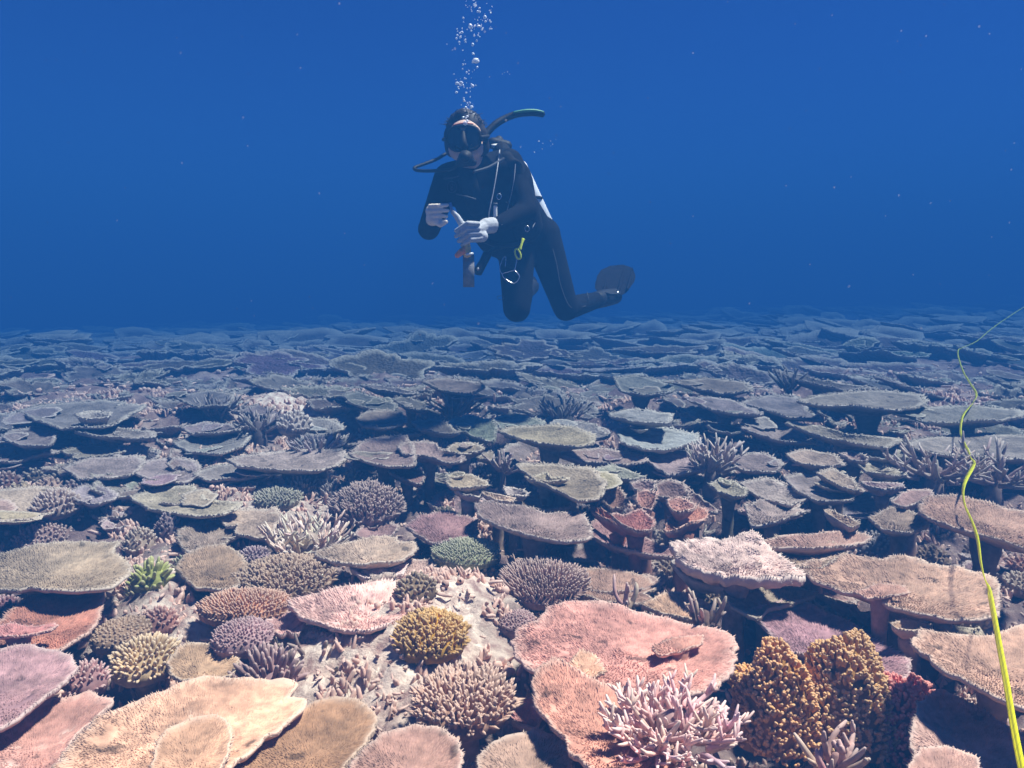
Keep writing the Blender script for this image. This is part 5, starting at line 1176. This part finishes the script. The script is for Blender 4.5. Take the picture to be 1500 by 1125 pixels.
# ------------------------------------------------------------------ bubbles
def bubbles():
    m, n, l, p = new_mat('air_bubble')
    p.inputs['Base Color'].default_value = (.9, .94, 1, 1); p.inputs['Roughness'].default_value = .12; p.inputs['Specular IOR Level'].default_value = 1.0
    lw = n.new('ShaderNodeLayerWeight'); lw.inputs[0].default_value = .35
    tr = n.new('ShaderNodeBsdfTransparent'); mx = n.new('ShaderNodeMixShader'); out = n['Material Output']
    ad = n.new('ShaderNodeMath'); ad.operation = 'ADD'; ad.use_clamp = True; ad.inputs[1].default_value = .34
    l.new(lw.outputs['Facing'], ad.inputs[0]); l.new(ad.outputs[0], mx.inputs[0]); l.new(tr.outputs[0], mx.inputs[1]); l.new(p.outputs[0], mx.inputs[2]); l.new(mx.outputs[0], out.inputs['Surface'])
    def ball(flat):
        bm = bmesh.new(); bmesh.ops.create_icosphere(bm, subdivisions=2, radius=1)
        for v in bm.verts:
            if v.co.z < 0: v.co.z *= flat
        me = bpy.data.meshes.new('air_bubble'); bm.to_mesh(me); bm.free(); me.materials.append(m)
        for q in me.polygons: q.use_smooth = True
        return me
    sm, cap = ball(.7), ball(.25)
    r_ = random.Random(8)
    o = link('air_bubble', cap, None, None, W(697, 91, 4.0)); o.scale = (.0165, .0165, .018); tag(o, 'largest dome-shaped silvery bubble, midway up the stream above the diver', 'bubble', 'air bubbles')
    cl = [(693, 8, 9, 10, 22), (718, 18, 7, 22, 12), (690, 48, 14, 10, 26), (672, 55, 9, 9, 10), (708, 36, 8, 12, 12), (683, 80, 12, 20, 16), (690, 120, 14, 14, 18), (676, 126, 8, 8, 16), (683, 150, 8, 12, 10), (687, 165, 10, 10, 22), (796, 210, 16, 10, 9), (745, 108, 10, 8, 4)]
    for cx, cy_, sx, sy, n_ in cl:
        for _ in range(n_):
            x, y = r_.gauss(cx, sx * .8), r_.gauss(cy_, sy * .8)
            o = link('air_bubble', sm, None, None, W(x, y, r_.uniform(3.85, 4.25))); s = (abs(r_.gauss(.0, .0026)) + .0016) * (1 if cx < 740 else .55)
            o.scale = (s, s, s * r_.uniform(.8, 1.4))
            tag(o, 'tiny silvery air bubble in the stream rising above the diver' if cx < 740 else 'tiny air bubble drifting off beside the snorkel', 'bubble', 'air bubbles')
bubbles()
# specks of plankton drifting in the water
def plankton(name, label, alpha, known):
    m, n, l, p = new_mat(name); tl = n.new('ShaderNodeBsdfTranslucent'); tl.inputs[0].default_value = (.6, .55, .6, 1)
    tr = n.new('ShaderNodeBsdfTransparent'); mx = n.new('ShaderNodeMixShader'); mx.inputs[0].default_value = alpha
    l.new(tr.outputs[0], mx.inputs[1]); l.new(tl.outputs[0], mx.inputs[2]); l.new(mx.outputs[0], n['Material Output'].inputs['Surface'])
    mb = MB(); r_ = random.Random(2)
    for x, y, s in known:
        d = r_.uniform(.9, 2.0) if s > 3 else r_.uniform(1.5, 4); c = W(x, y, d); r = .62 * s * d / F_PX
        capsule(mb, c, c + Vector((r * r_.uniform(-.5, .5), 0, r * r_.uniform(-.5, .5))), r, r * .9, 12, 4)
    tag(mb.build(name, m), label, 'plankton', kind='stuff')
rp = random.Random(4)
plankton('plankton', 'faint drifting specks of plankton in the open water', .12, [(rp.uniform(0, 1500), rp.uniform(0, 520), abs(rp.gauss(0, .9)) + .7) for _ in range(90)])
# ------------------------------------------------------------------ the sea water itself
def haze():
    bm = bmesh.new(); bmesh.ops.create_cube(bm, size=1)
    for v in bm.verts: v.co = Vector((v.co.x * 180, v.co.y * 130 + 30, -2.4 + (v.co.z + .5) * 4.8))
    me = bpy.data.meshes.new('haze'); bm.to_mesh(me); bm.free()
    o = bpy.data.objects.new('haze', me); C.objects.link(o); o['kind'] = 'stuff'
    m = bpy.data.materials.new('sea_water'); m.use_nodes = True; n = m.node_tree.nodes; n.clear()
    out = n.new('ShaderNodeOutputMaterial'); v = n.new('ShaderNodeVolumePrincipled')
    v.inputs['Density'].default_value = .225
    v.inputs['Color'].default_value = (.0125, .073, .228, 1)
    v.inputs['Absorption Color'].default_value = (.0, .079, .297, 1)
    v.inputs['Anisotropy'].default_value = 0.0
    m.node_tree.links.new(v.outputs[0], out.inputs['Volume']); me.materials.append(m)
haze()
